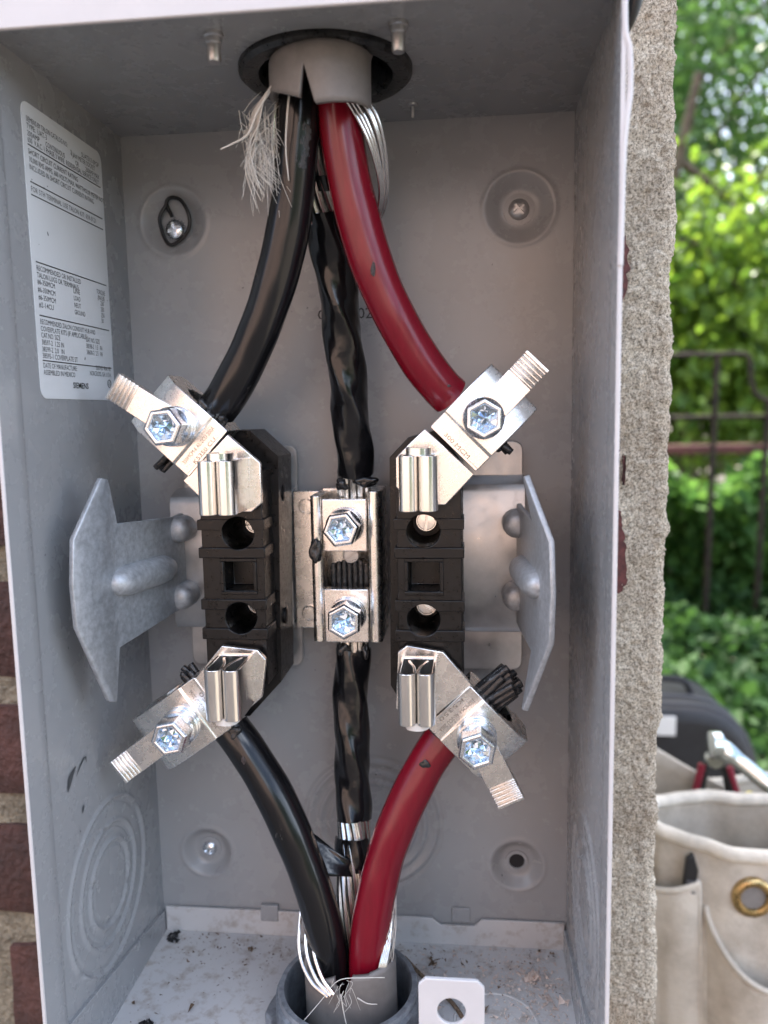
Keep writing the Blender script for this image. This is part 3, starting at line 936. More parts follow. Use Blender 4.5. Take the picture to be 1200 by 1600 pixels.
# loose flap of tape at the lower end
flap = MB()
us = np.linspace(0, 1, 14); vv = np.linspace(0, 1, 8)
def flapf(u, v):
    x = -13.5 + 25 * u; z = -126 - 7 * u + v * (15 - 9 * u) + 3 * math.sin(3 * u) * (1 - v)
    d = 47 + 9 * math.sin(PI * (u * .8 + .15)) + 3.5 * math.sin(5 * u + 3 * v) * (1 - u) - 3 * v
    return (x, d, z)
flap.grid(us, vv, flapf)
flap.build('tape_flap', 'tape', nl, smooth=180, solid=.25)

# loose concentric strands and fibre at the cut jackets
ls = thing('loose_strands', 'bright bare aluminium strands looped beside the upper red cable', 'wire', (20, 60, 140))
for k in range(6):
    o_ = k * 1.35 + rng.normal(0, .35)
    MB().tube(spline([(10 + o_ * .9, 76.5 - k * .5, 181), (16 + o_, 75 - k * .7, 173), (21 + o_ * .7, 71 - k * .8, 163), (23.5 + o_ * .35, 64 - k, 152), (22 + o_ * .2, 57 - k, 143), (16 - o_ * .2, 51 - k, 134), (8, 46, 128)], 8), .62, 8).build('strand', 'alu', ls)
for k in range(3):
    MB().tube(spline([(-11.5 - k * .5, 72 - k, 181), (-13.6 - k * .5, 71 - k, 170), (-13.8 - k * .4, 68 - k, 158), (-10, 60, 148), (-4, 52, 140)], 7), .6, 8).build('strand', 'alu', ls)
lb = thing('loose_strands', 'bright bare aluminium strands looped into the bottom cable jacket', 'wire', (0, 70, -180))
for k in range(3):
    MB().tube(spline([(-11.5 + k * 1.3, 48 - k, -120 - k * 2), (-14.2 + k * 2.6, 54, -131 - k), (-15.8 + k * 2.9, 62 - k * .8, -142), (-14.8 + k * 2.7, 70 - k * .8, -153 + k), (-9 + k * 2.0, 76 - k * .6, -160.5 + k * .8), (-2 + k * 1.2, 78.4 - k * .4, -165 + k * .3)], 8), .8, 10).build('strand', 'alu', lb)
for k in range(4):
    MB().tube(spline([(20 - k * .5, 50, -125), (22.3 - k * .5, 58, -137), (22.2 - k * .6, 66, -148), (20.5 - k * .7, 71, -157), (17.5 - k * .7, 70, -168)], 7), .75, 8).build('strand', 'alu', lb)

def fibres(name, label, items, r=.11, base=None):
    mb = MB()
    for pts in items:
        rr = r if not isinstance(pts, tuple) else pts[1]
        pp = pts if not isinstance(pts, tuple) else pts[0]
        P = spline(pp, 5)
        mb.tube(P, [rr * (1 - .5 * i / len(P)) for i in range(len(P))], 5)
    return tag(mb.build(name, 'fibre', smooth=180), label, 'fibre', kind='stuff')
it = []
g = np.random.default_rng(11)
# woven band bending over the jacket's edge, then a fringe
for k in range(9):
    a = k / 8
    sx = -6 - 5 * a; ed = 80 - 8 * a
    it.append(([(sx + 2, ed, 180.5), (sx - 3, ed + 1.5, 181.5 - a), (sx - 8 - 2 * a, ed + 1, 177 - 3 * a), (-19 - 3 * a + 2, ed, 168 - 4 * a), (-21 - 2 * a + g.normal(0, 1), ed - 2, 158 + g.normal(0, 2)), (-20 + g.normal(0, 2), ed - 3, 148 + g.normal(0, 5))], .36))
for k in range(80):
    x0 = -24 + g.uniform(0, 13); z0 = 176 - g.uniform(0, 18); d0 = 74 + g.uniform(-5, 6)
    L_ = g.uniform(6, 22)
    dx = g.normal(0, 2.2)
    it.append([(x0, d0, z0), (x0 + dx * .3 + g.normal(0, .25), d0 + g.normal(0, .6), z0 - L_ * .4), (x0 + dx * .8 + g.normal(0, .3), d0 + g.normal(0, 1), z0 - L_ * .75), (x0 + dx * 1.2 + g.normal(0, .4), d0 + g.normal(0, 1.4), z0 - L_)])
for k in range(70):
    x0 = -24 + g.uniform(0, 8); z0 = 174 - g.uniform(0, 22); d0 = 74 + g.uniform(-4, 5)
    s_ = g.choice([-1, 1])
    it.append([(x0, d0, z0), (x0 + 3, d0 + 1, z0 - 3 * s_), (x0 + 6.5, d0, z0 - 6.5 * s_)])
it.append(([(-11, 80, 181), (-17, 81, 172), (-21, 80, 165), (-27, 80, 162), (-31, 80, 160.5)], .55))
it.append(([(-5.5, 80.5, 178), (-7, 79.8, 168), (-8.2, 77, 160), (-7.8, 75.6, 150)], .42))
fibres('fibre_fringe', 'frayed pale glass fibre hanging at the left edge of the upper cable jacket', it)
it = []
for k in range(11):
    x0 = 6 + g.normal(0, 1.6); z0 = -160 + g.uniform(-6, 3)
    it.append([(x0, 77.5, z0), (x0 + g.normal(0, 1.6), 79 + g.uniform(0, 1.5), z0 - g.uniform(-4, 4)), (x0 + g.normal(0, 2.6), 79.5 + g.uniform(0, 2), z0 - g.uniform(-7, 11))])
it.append(([(21, 76, -157), (14, 78.5, -155.6), (4, 79, -156.5), (-1, 79, -161), (-3, 79.5, -164), (-12, 86, -172), (-22, 92, -181)], .22))
it.append(([(3.5, 79, -163), (5.2, 80.5, -172), (7.4, 82, -180), (10, 84, -190)], .3))
it.append(([(10, 78, -165), (14, 78.2, -167), (18, 77.8, -167.4)], .3))
fibres('fibre_fringe', 'loose pale fibre threads hanging over the bottom cable jacket', it)
it = []
for k in range(9):
    for s_ in (-1, 1):
        P = []
        for i in range(11):
            z = -114 - i * 5
            ph = s_ * i * .45 + k * .7
            P.append((21.5 + 3.2 * math.sin(ph) - max(0, i - 6) * .5, 58 + i * 1.0 + 2.5 * math.cos(ph), z))
        it.append((P, .17))
fibres('fibre_mesh', 'clear woven fibre mesh beside the lower red cable', it)

# ------------------------------------------------------------------ terminal bases, wings and brackets
def slot_screw(name, label, x, z, d0, r, rot, m='steel_dull', parent=None):
    cutter = MB()
    c_, s_ = math.cos(rot), math.sin(rot)
    P = [(x + c_ * p - s_ * q, z + s_ * p + c_ * q) for p, q in ((-r * 1.2, -r * .13), (r * 1.2, -r * .13), (r * 1.2, r * .13), (-r * 1.2, r * .13))]
    cutter.prism(P, d0 - 1.2, d0 + r + 4)
    return MB().lathe([(r, -2), (r, r * .25), (r * .88, r * .38), (r * .8, r * .38), (r * .76, r * .3), (.01, r * .32)], (x, d0, z), n=28).build('slotted_screw', m, parent, cut=cutter)

def terminal(s, label, holes, win, front, back, ribs, rots):
    t = thing('terminal_base', label, 'terminal base', ((front[0] + front[1]) / 2, 18, -64), 'terminal bases')
    cut = MB()
    for hx, hz in holes: cut.lathe([(6.5, -28), (6.5, 12)], (hx, 58, hz), n=40)
    cut.box((win[0], 46, win[1]), (win[2], 70, win[3]))
    x0, x1 = front[0], front[1]
    MB().prism(back, 17, 41.6).build('rear_body', 'plastic', t, bevel=1.0, cut=cut)
    MB().box((x0, 40, -43), (x1, 58, 45)).build('front_body', 'plastic', t, bevel=.5, cut=cut)
    for za, zb in ribs:
        MB().box((x0 - 1.1, 44, za), (x1 + .9, 59.3, zb)).build('rib', 'plastic', t, bevel=.4, cut=cut)
    # moulded border round the square window
    for lo, hi in (((win[0] - 1.6, 56, win[3] + .2), (win[2] + 1.6, 58.7, win[3] + 1.6)), ((win[0] - 1.6, 56, win[1] - 1.6), (win[2] + 1.6, 58.7, win[1] - .2)),
                   ((win[2] + .2, 56, win[1] - .1), (win[2] + 1.6, 58.7, win[3] + .1)), ((win[0] - 1.6, 56, win[1] - .1), (win[0] - .2, 58.7, win[3] + .1))):
        MB().box(lo, hi).build('window_border', 'plastic', t, bevel=.25)
    for (hx, hz), r_ in zip(holes, rots):
        slot_screw('slotted_screw', None, hx + (2.6 if s < 0 else .3), hz + 1.8, 40, 4.7, r_, 'tin_jaw', parent=t)
    return t
ribs = [(21.6, 25.8), (10.1, 14.4), (-11.2, -6.8), (-23.6, -18.9)]
tl_ = terminal(-1, 'dark brown plastic terminal base between the left pair of lugs', [(-37, 20.2), (-37.2, -14.6)], (-43.3, -3.4, -31.4, 8.4), (-52.3, -26.8),
         [(-52, 46), (-43, 61), (-35, 61), (-23.4, 50), (-25.4, -47), (-40, -63), (-48, -63), (-53, -46)], ribs, (.15, -.5))
tr_ = terminal(1, 'dark brown plastic terminal base between the right pair of lugs', [(37.7, 20.8), (37.4, -14.8)], (31.6, -3.2, 43.8, 8.4), (27.2, 52.7),
         [(23.2, 49), (31, 57), (44, 60), (53, 46), (53, -46), (46, -62), (30, -62), (22, -48)], ribs, (1.45, -.75))
# moulded clips on the inner flank of the left base
for zz in (34, -20):
    MB().lathe([(3.6, 0), (3.6, .8), (2.6, 1.2), (.01, 1.2)], (-24.2 - (.5 if zz < 0 else 0), 33, zz), 'x', n=24).build('clip', 'plastic', tl_)

def bracket(s, label, base, raised, wing, emb, lab2):
    t = thing('mounting_bracket', label, 'bracket', (base[0] + 20, 2, base[3]), 'mounting brackets')
    x0, x1, z1, z0 = base
    def rr(x0, x1, z0, z1, r, n=5):
        P = []
        for cx_, cz_, a0 in ((x1 - r, z1 - r, 0), (x0 + r, z1 - r, 90), (x0 + r, z0 + r, 180), (x1 - r, z0 + r, 270)):
            for k in range(n + 1):
                a = math.radians(a0 + 90 * k / n)
                P.append((cx_ + r * math.cos(a), cz_ + r * math.sin(a)))
        return P
    MB().prism(rr(x0, x1, z0, z1, 4), 2.5, 4.4).build('base_plate', 'steel_dull', t, bevel=.3)
    a, b, zt, zb = raised
    # hat-section plate standing off the base
    prof = [(zt + 3.5, 5.2), (zt + 3, 9), (zt + .5, 16.4), (zt - 2, 17.6), (zb + 2, 17.6), (zb - .3, 16), (zb - 1, 5.2)]
    MB().ribbon(prof, 1.8, a, b, lambda p, q, e: (e, q, p)).build('hat_plate', 'steel_dull', t, smooth=50, bevel=.2)
    # wing: three-dimensional outline, bent at its root, with thickness
    w = thing('wing', None, None, wing['root'])
    bpy.data.objects.remove(w)
    V_ = wing['pts']
    mb = MB().add(V_, wing['faces'])
    wo = mb.build('wing', 'galv', t, smooth=40, solid=2.2, soff=0, bevel=.5)
    for c, dirv, r, L_ in emb:
        # pressed stiffening ribs: half-buried rounded bars
        D = Vector(dirv).normalized()
        C = Vector(c)
        n = 25
        tt = [-math.cos(PI * i / (n - 1)) for i in range(n)]
        P = [tuple(C + D * (L_ * .5 * q)) for q in tt]
        R_ = [r * math.sqrt(max(.002, 1 - abs(q) ** 5)) for q in tt]
        MB().tube(P, R_, 16).build('pressed_rib', 'galv', wo, smooth=180)
    return t
# wings are polygons in (x, d, z)
lpts = [(-75, 17.5, 23.5), (-75.6, 28, 23), (-83.6, 68, 25.6), (-84.2, 72.5, 43.5), (-85, 76.5, 44.5), (-90, 91.5, 23), (-90.6, 93, 6), (-90.4, 92.5, -10), (-86.2, 78.5, -43.5), (-85, 75, -44.8),
        (-84.4, 71, -24), (-75.6, 28, -19.5), (-75, 17.5, -20)]
bracket(-1, 'grey steel bracket with a flared wing at the left wall side', (-78, -23.6, 53, -52), (-80.3, -24.6, 29.5, -29.2),
        {'root': (-75, 20, 0), 'pts': lpts, 'faces': [(0, 1, 11, 12), (1, 2, 10, 11), (2, 3, 4, 5, 6, 7, 8, 9, 10)]},
        [((-79.6, 53, 2), (-.19, .98, .02), 6.3, 44), ((-73.6, 23, 17), (0, 1, .05), 6.0, 17), ((-73.6, 23, -13.5), (0, 1, 0), 6.0, 17)], 'left')
rpts = [(77.2, 17.5, 27), (77.6, 28, 26.5), (80.4, 62, 25.5), (76.2, 70, 43), (76.6, 73, 43.6), (84.4, 87, 21), (84.9, 88.5, 3), (84.5, 87.5, -15), (76.4, 74, -45.6), (76, 71, -46), (80.2, 62, -26), (77.6, 28, -26), (77.2, 17.5, -26.5)]
bracket(1, 'grey steel bracket with a flared wing at the right wall side', (25, 79.6, 53.4, -52.3), (24, 79.8, 34, -30),
        {'root': (77, 20, 0), 'pts': rpts, 'faces': [(0, 1, 11, 12), (1, 2, 10, 11), (2, 3, 4, 5), (2, 5, 6, 7, 10), (7, 8, 9, 10)]},
        [((79.2, 53, 2), (.1, .99, 0), 6.3, 44), ((75.6, 23, 19), (0, 1, 0), 6.0, 17), ((75.6, 23, -13), (0, 1, 0), 6.0, 17)], 'right')

# ------------------------------------------------------------------ lugs with jaws
def hexbolt(parent, c, tilt=(0, 0), seed=0, rb=7.9, rh=7.6, h1=8.5, h2=15.5, ph=0.):
    b = MB().lathe([(rb, -1), (rb, .8), (rb - .5, 1.2), (rb - .5, 1.9), (rb - .1, 2.3), (rb - .1, 3.2), (rb - .6, 3.6), (rb - .6, 4.3), (rb - .2, 4.7), (rb - .3, h1 - 1.2), (rb - 1.4, h1)], c, n=40)
    bo = b.build('bolt_collar', 'zinc', parent, smooth=25)
    mb = MB()
    n = 6
    def ring(r, h, N=n, off=0.):
        return [(c[0] + r * math.cos(2 * PI * k / N + ph + off), c[1] + h, c[2] + r * math.sin(2 * PI * k / N + ph + off)) for k in range(N)]
    rs = rh * .68
    V_ = ring(rh, h1 - .6) + ring(rh, h2 - 1) + ring(rh * .9, h2) + ring(rs * 1.06, h2) + ring(rs, h2 - .6) + ring(rs * .96, h2 - 4.4)
    F = []
    for j in range(5):
        for k in range(n):
            F.append((j * n + k, j * n + (k + 1) % n, (j + 1) * n + (k + 1) % n, (j + 1) * n + k))
    mb.add(V_, F)
    ho = mb.build('hex_head', 'zinc', parent, smooth=0, bevel=.35)
    # faceted socket floor
    g = np.random.default_rng(seed)
    mb = MB()
    V_ = ring(rs * .97, h2 - 3.8, 12) + [(c[0] + rs * .52 * math.cos(2 * PI * k / 12 + ph), c[1] + h2 - (2.0 if k % 2 else 4.6) + g.normal(0, .25), c[2] + rs * .52 * math.sin(2 * PI * k / 12 + ph)) for k in range(12)] + [(c[0] + .3, c[1] + h2 - 3.6, c[2] + .2)]
    F = []
    for k in range(12):
        k2 = (k + 1) % 12
        F += [(k, k2, 12 + k), (k2, 12 + k2, 12 + k), (12 + k, 12 + k2, 24)]
    mb.add(V_, F)
    mb.build('socket', 'zinc_bright', ho, smooth=0)
    return bo

FACE = 64.0
def lug(label, bolt, ang, tab_ang, plate, jaw, upper, cabside, stamp, seed, tab_len=29, ph=.3, ext=0., HWd=12.2):
    t = thing('jaw_lug', label, 'lug', (bolt[0], FACE - 22, bolt[1] - 12), 'clamp lugs with meter jaws')
    ca, sa = math.cos(ang), math.sin(ang)
    def T(a, b, c):           # a along the lug (outwards), b across (towards the cable), c towards the viewer
        return (bolt[0] + ca * a + -sa * b * cabside, FACE + c, bolt[1] + sa * a + ca * b * cabside)
    # body: a frame with a round tunnel through it, end bevelled
    outer = [(-16, -.6), (-8.6, -.6), (-8, 0), (10.6 + ext, 0), (16.6 + ext, -4.2), (16.6 + ext, -19), (13 + ext, -22), (-13, -22), (-16, -19)]
    body = MB(T)
    body.prism(outer, -HWd, HWd, lambda p, q, a: (p, a, q))
    cut = MB(T)
    hp = [(8.6 * math.cos(k * PI / 12), -11.4 + 8.2 * math.sin(k * PI / 12)) for k in range(24)]
    cut.prism(hp, -HWd - 5, HWd + 5, lambda p, q, a: (p, a, q))
    body.build('clamp_body', 'tin', t, bevel=.35, cut=cut)
    # plate that carries the jaw
    MB().prism(plate, FACE - 3.4, FACE - .9).build('jaw_plate', 'tin', t, bevel=.35)
    MB(T).box((-16.2, -HWd + .3, -1.2), (-15.0, HWd - .3, -.35)).build('step_bar', 'tin_jaw', t, bevel=.2)
    # clamp tab with serrated end
    dt = tab_ang - ang
    ct, st = math.cos(tab_ang), math.sin(tab_ang)
    def T2(a, b, c): return (bolt[0] + ct * a - st * b, FACE + c, bolt[1] + st * a + ct * b)
    prof = [(6, -3.0), (6, .9), (18, .9)]
    a = tab_len - 9.6
    prof += [(a, .9)]
    for k in range(5):
        prof += [(a + .3, -.1), (a + 1.0, -.1), (a + 1.25, 1.0), (a + 1.7, 1.0)]
        a += 1.75
    prof += [(tab_len, .9), (tab_len, -3.0)]
    MB(T2).prism(prof, -5.6, 5.6, lambda p, q, e: (p, e, q)).build('clamp_tab', 'tin', t, bevel=.22)
    hexbolt(t, (bolt[0], FACE + .1, bolt[1]), seed=seed, ph=ph)
    # jaw: two folded leaves
    jx, jz = jaw
    for s in (-1, 1):
        path = [(s * 6.4, -.6), (s * 6.4, 14)]
        for k in range(9):
            th = math.radians(180 * k / 8)
            path.append((s * (3.5 + 2.9 * math.cos(th)), 18 + 3.0 * math.sin(th)))
        path += [(s * .75, 15), (s * 1.3, 11), (s * 2.6, 7.5), (s * 3.6, 4)]
        MB().ribbon([(jx + p, FACE + q) for p, q in path], 1.15, jz - 10, jz + 10).build('jaw_leaf', 'tin_jaw', t, smooth=50, bevel=.2)
    zs_ = jz + (11.2 if upper else -11.2)
    dz_ = 1 if upper else -1
    MB().ribbon(spline([(jx - 3.6, FACE + 4), (jx - 4.2, FACE + 12), (jx - 3.4, FACE + 17), (jx, FACE + 18.6), (jx + 3.4, FACE + 17), (jx + 4.2, FACE + 12), (jx + 3.6, FACE + 4)], 4), .9, zs_ - 1.4, zs_ + 1.4).build('jaw_spring', 'tin_jaw' if upper else 'white_plastic', t, smooth=60)
    MB().box((jx - 3.6, FACE + 8, zs_ - .6), (jx + 3.6, FACE + 15.5, zs_ + .6)).build('spring_web', 'tin_jaw' if upper else 'white_plastic', t, bevel=.4)
    MB().box((jx - 6.9, FACE - 1.2, jz - 9.8), (jx + 6.9, FACE + .6, jz + 9.8)).build('jaw_root', 'tin_jaw', t, bevel=.3)
    # stamped lettering across the face
    xd = Vector((-sa * cabside, 0, ca * cabside)); yd = Vector((ca, 0, sa))
    if xd.cross(yd).y > 0: xd = -xd          # keep the lettering readable from the front
    if stamp:
        w = 19.
        o1 = Vector(T(-11.9, 0, -.52)) - xd * w / 2
        if stamp[0]: text('stamping', stamp[0], 'stamp', t, tuple(o1), tuple(xd), tuple(yd), 2.3, w)
        o2 = Vector(T(-15.0, 0, -.52)) - xd * 6.5
        text('stamping', stamp[1], 'stamp', t, tuple(o2), tuple(xd), tuple(yd), 2.3, 13)
    return t
R_ = math.radians
TLP = [(-38, 59.9), (-25.4, 48.7), (-25.4, 32.9), (-29.7, 29.4), (-44.5, 29.5), (-57, 42)]
TRP = [(39, 60.8), (57.6, 43.4), (46.6, 31.7), (34.1, 31.8), (27.6, 38.8), (27.7, 50), (33, 55.4)]
BLP = [(-56, -38.9), (-44.2, -25.1), (-29.6, -26.6), (-26.1, -30.6), (-28.4, -46.5), (-42, -58.5)]
BRP = [(27.3, -26.8), (30.9, -24), (45.2, -26.5), (56.3, -39.6), (38.5, -55.6), (26, -50)]
lug('tin plated lug clamping the upper black cable, tab pointing up left', (-58, 63.4), R_(137), R_(147), TLP, (-37, 40.8), True, -1, ('350MCM-6 AL-2CU 200A', 'K5350 CU'), 1, 30, .1)
lug('tin plated lug clamping the upper red cable, tab pointing up right', (61.1, 64.5), R_(45), R_(46), TRP, (37.4, 41.8), True, 1, ('', '300 MCM'), 2, 29, .5)
lug('tin plated lug clamping the lower black cable, tab pointing down left', (-62, -58.2), R_(215), R_(217), BLP, (-38.2, -38.2), False, 1, ('350MCM-6 AL-2CU 200A', 'K5350'), 3, 36, .2, 3.0, 13.0)
lug('tin plated lug clamping the lower red cable, tab pointing down right', (58.1, -60), R_(-46), R_(-64), BRP, (35.7, -38.4), False, -1, ('350MCM-6 AL-2CU 200A', 'K5350'), 4, 31, .35)

# ------------------------------------------------------------------ neutral lug in the middle
ng = thing('neutral_lug', 'narrow tin plated neutral lug with two hex bolts in the middle of the box', 'lug', (4, 2, -32))
MB().box((-24, 12.2, -30.8), (-9, 14.2, 32.8)).build('mounting_plate', 'tin', ng, bevel=.4)
MB().box((-23, 2, -28), (-10, 12.3, 30)).build('standoff', 'plastic', ng, bevel=.5)
for zz, r_ in ((25.8, 1.5), (-23.6, .8)):
    slot_screw('slotted_screw', None, -17.6, zz, 14.4, 3.6, r_, 'tin', parent=ng)
# folded channel: bottom and two rolled side rails
MB().box((-10.5, 10.5, -30), (18.5, 13, 34)).build('channel_floor', 'tin', ng, bevel=.4)
for x0, x1, zz0, zz1 in ((-11.2, -6.4, -30, 33), (13.2, 18.6, -30, 34.8)):
    P = []
    rr_ = (x1 - x0) / 2
    for k in range(13):
        a = PI * k / 12
        P.append((x0 + rr_ + rr_ * math.cos(a), 37.5 + rr_ * .8 * math.sin(a)))
    P += [(x0, 11), (x1, 11)]
    MB().prism(P, zz0, zz1, lambda p, q, a: (p, q, a)).build('channel_rail', 'tin', ng, bevel=.3, smooth=50)
for zz0, zz1, sd_ in ((9.2, 31.6, 11), (-30.4, -7, 12)):
    MB().box((-6.2, 33.5, zz0), (12.8, 38.4, zz1)).build('clamp_bar', 'tin', ng, bevel=.5)
hexbolt(ng, (3.7, 38.3, 20.4), seed=11, rb=7.9, rh=7.6, h1=7, h2=13.5, ph=.15)
hexbolt(ng, (4, 38.3, -18), seed=12, rb=7.9, rh=7.6, h1=7, h2=13.5, ph=.5)
slot_screw('slotted_screw', None, 4.8, 6.5, 31, 3.6, .6, parent=ng)
blob(ng, (-8.6, 42, 10), 3.2, 41, 'compound', (.8, .5, 1.5))
for k in range(7):
    MB().tube([(-3.2 + k * 2.4, 30.5, -9), (-3 + k * 2.35, 31.2, 3.0 + (k % 3) * .6)], 1.25, 8).build('strand', 'compound', ng, bevel=.3)

# ------------------------------------------------------------------ dirt on the floor of the box
g = np.random.default_rng(5)
def grit(name, label, n, spread, sz, m):
    mb = MB()
    for k in range(n):
        x, d = spread()
        if math.hypot(x - BOTC[0], d - BOTC[1]) < 35: continue
        s = sz * g.lognormal(0, .5)
        q = g.normal(0, 1, (4, 3)) * s
        z = -HH + .25 + s * .5
        mb.add([(x + a, min(112, max(3, d + b)), max(-HH + .12, z + c * .5)) for a, b, c in q], [(0, 1, 2), (0, 1, 3), (0, 2, 3), (1, 2, 3)])
    return tag(mb.build(name, m, smooth=0), label, 'dirt', kind='stuff')
def sp_back(): return (g.uniform(-97, 97), 4 + g.exponential(14) if g.random() < .6 else g.uniform(4, 108))
def sp_right(): return (g.normal(83, 12) if g.random() < .6 else g.uniform(30, 98), abs(g.normal(30, 18)))
def clampx(f):
    def h():
        while True:
            x, d = f()
            if -98 < x < 98 and 3.5 < d < 110: return x, d
    return h
grit('floor_dirt', 'brown dirt specks scattered over the floor of the box', 800, clampx(sp_back), .3, 'dirt')
grit('floor_crumbs', 'pale brick crumbs in the right rear corner of the box floor', 1300, clampx(sp_right), .34, 'crumb')
def clump(label, c, r, n, m='dirt'):
    mb = MB()
    for k in range(n):
        q = g.normal(0, 1, (4, 3)) * r * .5
        o = g.normal(0, r * .55, 3)
        mb.add([(c[0] + o[0] + a, c[1] + o[1] + b, max(-HH + .1, -HH + r * .5 + o[2] * .6 + e)) for a, b, e in q], [(0, 1, 2), (0, 1, 3), (0, 2, 3), (1, 2, 3)])
    tag(mb.build('debris', m, smooth=0), label, 'debris')
clump('dark crumbled leaf bits in the left rear corner of the box floor', (-93, 9, 0), 2.2, 26, 'tool_black')
clump('dead spider-like black leaf scrap on the left of the box floor', (-82.5, 68, 0), 2.4, 22, 'tool_black')
clump('reddish brown scrap behind the bottom connector', (37, 17, 0), 1.8, 14)
clump('pale pile of brick crumbs near the right wall of the box floor', (83, 24, 0), 2.2, 60, 'crumb')
clump('small green moss tuft on the rear of the box floor', (-52, 14, 0), 1.2, 16)
tag(MB().tube(spline([(24, 20, -189), (34, 30, -191.5), (46, 42, -192.4), (52, 52, -192.6)], 6), .9, 8).build('twig', 'dirt'), 'thin grey twig leaning behind the bottom connector', 'twig')

# ------------------------------------------------------------------ canvas tool bag right of the wall
def oval(a, cx_, cd_, rx, rd): return (cx_ + rx * math.cos(a), cd_ + rd * math.sin(a))
tb = thing('tool_bag', 'cream canvas tool bag with outer pockets and a brass grommet', 'bag', (318, -222, -680))
TBX, TBD = 322, -222
def tbr(z, a):
    t = (z + 680) / 440
    return (138 - 14 * math.sin(PI * t) * .3, (44 + 34 * (1 - t) ** .7))
N = 120
def bag_fn(u, v):
    a = 2 * PI * u / N
    z = -679 + v * 436
    rx, rd = tbr(z, a)
    w = 1.8 * math.sin(7 * a + 5 * v) + 1.3 * math.sin(13 * a + 11 * v) + .9 * math.sin(23 * a - 17 * v + 4 * math.sin(6 * v))
    x, d = oval(a, TBX, TBD, rx + w, rd + w)
    return (x, d, z + (4 * math.sin(2 * a + 1) * v))
MB().grid(range(N + 1), np.linspace(0, 1, 60), bag_fn).build('body', 'canvas', tb, smooth=180, solid=2.2)
MB().add([bag_fn(u, .002) for u in range(N)], [tuple(range(N))]).build('base', 'canvas', tb, smooth=0)
rim = [bag_fn(u, 1.0) for u in range(N)]
rim.append(rim[0])
MB().tube(rim, 5.2, 12, caps=False).build('rolled_rim', 'canvas_hem', tb, smooth=180)
# pockets: bulging panels sewn to the front with a hemmed, sagging mouth
def pocket(a0, a1, ztop, sag, bulge, seed):
    def fn(u, v):
        a = a0 + (a1 - a0) * u
        zt = ztop - sag * math.sin(PI * u) ** .8 - 10 * 0
        z = -675 + (zt + 675) * v
        rx, rd = tbr(z, a)
        b = bulge * math.sin(PI * u) ** .7 * (.35 + .65 * v) + 2.6
        f = 4.6 * math.sin(u * 13 + seed + 2.2 * v) * (1 - v * .6) + 2.4 * math.sin(u * 29 + seed * 2 + v * 5) * (1 - v) + 1.2 * math.sin(u * 9 - v * 14)
        x, d = oval(a, TBX, TBD, rx + b + f * .5, rd + b + f)
        return (x, d, z)
    p = MB().grid(np.linspace(0, 1, 50), np.linspace(0, 1, 50), fn).build('pocket', 'canvas', tb, smooth=180, solid=1.8)
    MB().tube([fn(u, 1.0) for u in np.linspace(0, 1, 40)], 2.1, 8).build('pocket_hem', 'canvas_hem', p, smooth=180)
    for e in (0, 1):
        MB().tube([fn(e, v) for v in np.linspace(0, 1, 20)], 1.5, 8).build('seam', 'canvas_hem', p, smooth=180)
pocket(R_(176), R_(138), -270, 12, 12, 1)
pocket(R_(136), R_(84), -288, 42, 17, 2)
pocket(R_(82), R_(30), -290, 40, 16, 3)
# brass grommet, facing the viewer
def bag_front(x, z, out=0):
    rx, rd = tbr(z, PI / 2)
    q = max(-1, min(1, (x - TBX) / rx))
    return TBD + rd * math.sqrt(1 - q * q) + out
GX, GZ = 252, -275
gd = bag_front(GX, GZ, 1.0)
MB().lathe([(14.4, -2), (14.4, 1.2), (13, 2.6), (11, 3.0), (9, 2.2), (8.4, .8), (8.4, -3)], (GX, gd, GZ), n=40, caps=False).build('grommet', 'brass', tb)
MB().lathe([(8.6, .4), (.01, .4)], (GX, gd, GZ), n=32, caps=False).build('grommet_hole', 'jacket', tb)
# things in and behind the bag
def tool(name, label, cat, base): return thing(name, label, cat, base)
tk = tool('utility_knife', 'black utility knife standing in the front pocket of the canvas bag', 'knife', (213, -180, -345))
kd = bag_front(211, -290, 2.0)
MB().prism([(201.5, -325), (210, -325), (217.4, -262), (213.6, -249), (208.6, -253)], kd - 1, kd + 4).build('handle', 'tool_black', tk, bevel=1.4)
MB().box((208.5, kd + 3.8, -272), (215.5, kd + 5, -269)).build('slider', 'bag_trim', tk, bevel=.4)
MB().box((207.5, kd + 3.8, -279), (215, kd + 5, -277)).build('slider', 'bag_trim', tk, bevel=.4)
tb2 = thing('tool_bag', 'second cream canvas tool bag half hidden behind the one with the grommet', 'bag', (345, -318, -680))
def bag2_fn(u, v):
    a = 2 * PI * u / N
    w = 2 * math.sin(6 * a + 4 * v) + 1.2 * math.sin(15 * a + 9 * v)
    x, d = oval(a, 345, -318, 150 + w, 42 + 20 * (1 - v) + w)
    return (x, d, -679 + v * 404 + 5 * math.sin(3 * a) * v)
MB().grid(range(N + 1), np.linspace(0, 1, 40), bag2_fn).build('body', 'canvas', tb2, smooth=180, solid=2.2)
MB().add([bag2_fn(u, .002) for u in range(N)], [tuple(range(N))]).build('base', 'canvas', tb2, smooth=0)
rim2 = [bag2_fn(u, 1.0) for u in range(N)]
MB().tube(rim2 + [rim2[0]], 4.6, 12, caps=False).build('rolled_rim', 'canvas_hem', tb2, smooth=180)
pl = tool('pliers', 'pliers with red and black handles standing in the rear canvas bag', 'pliers', (262.1, -307.4, -344.0))
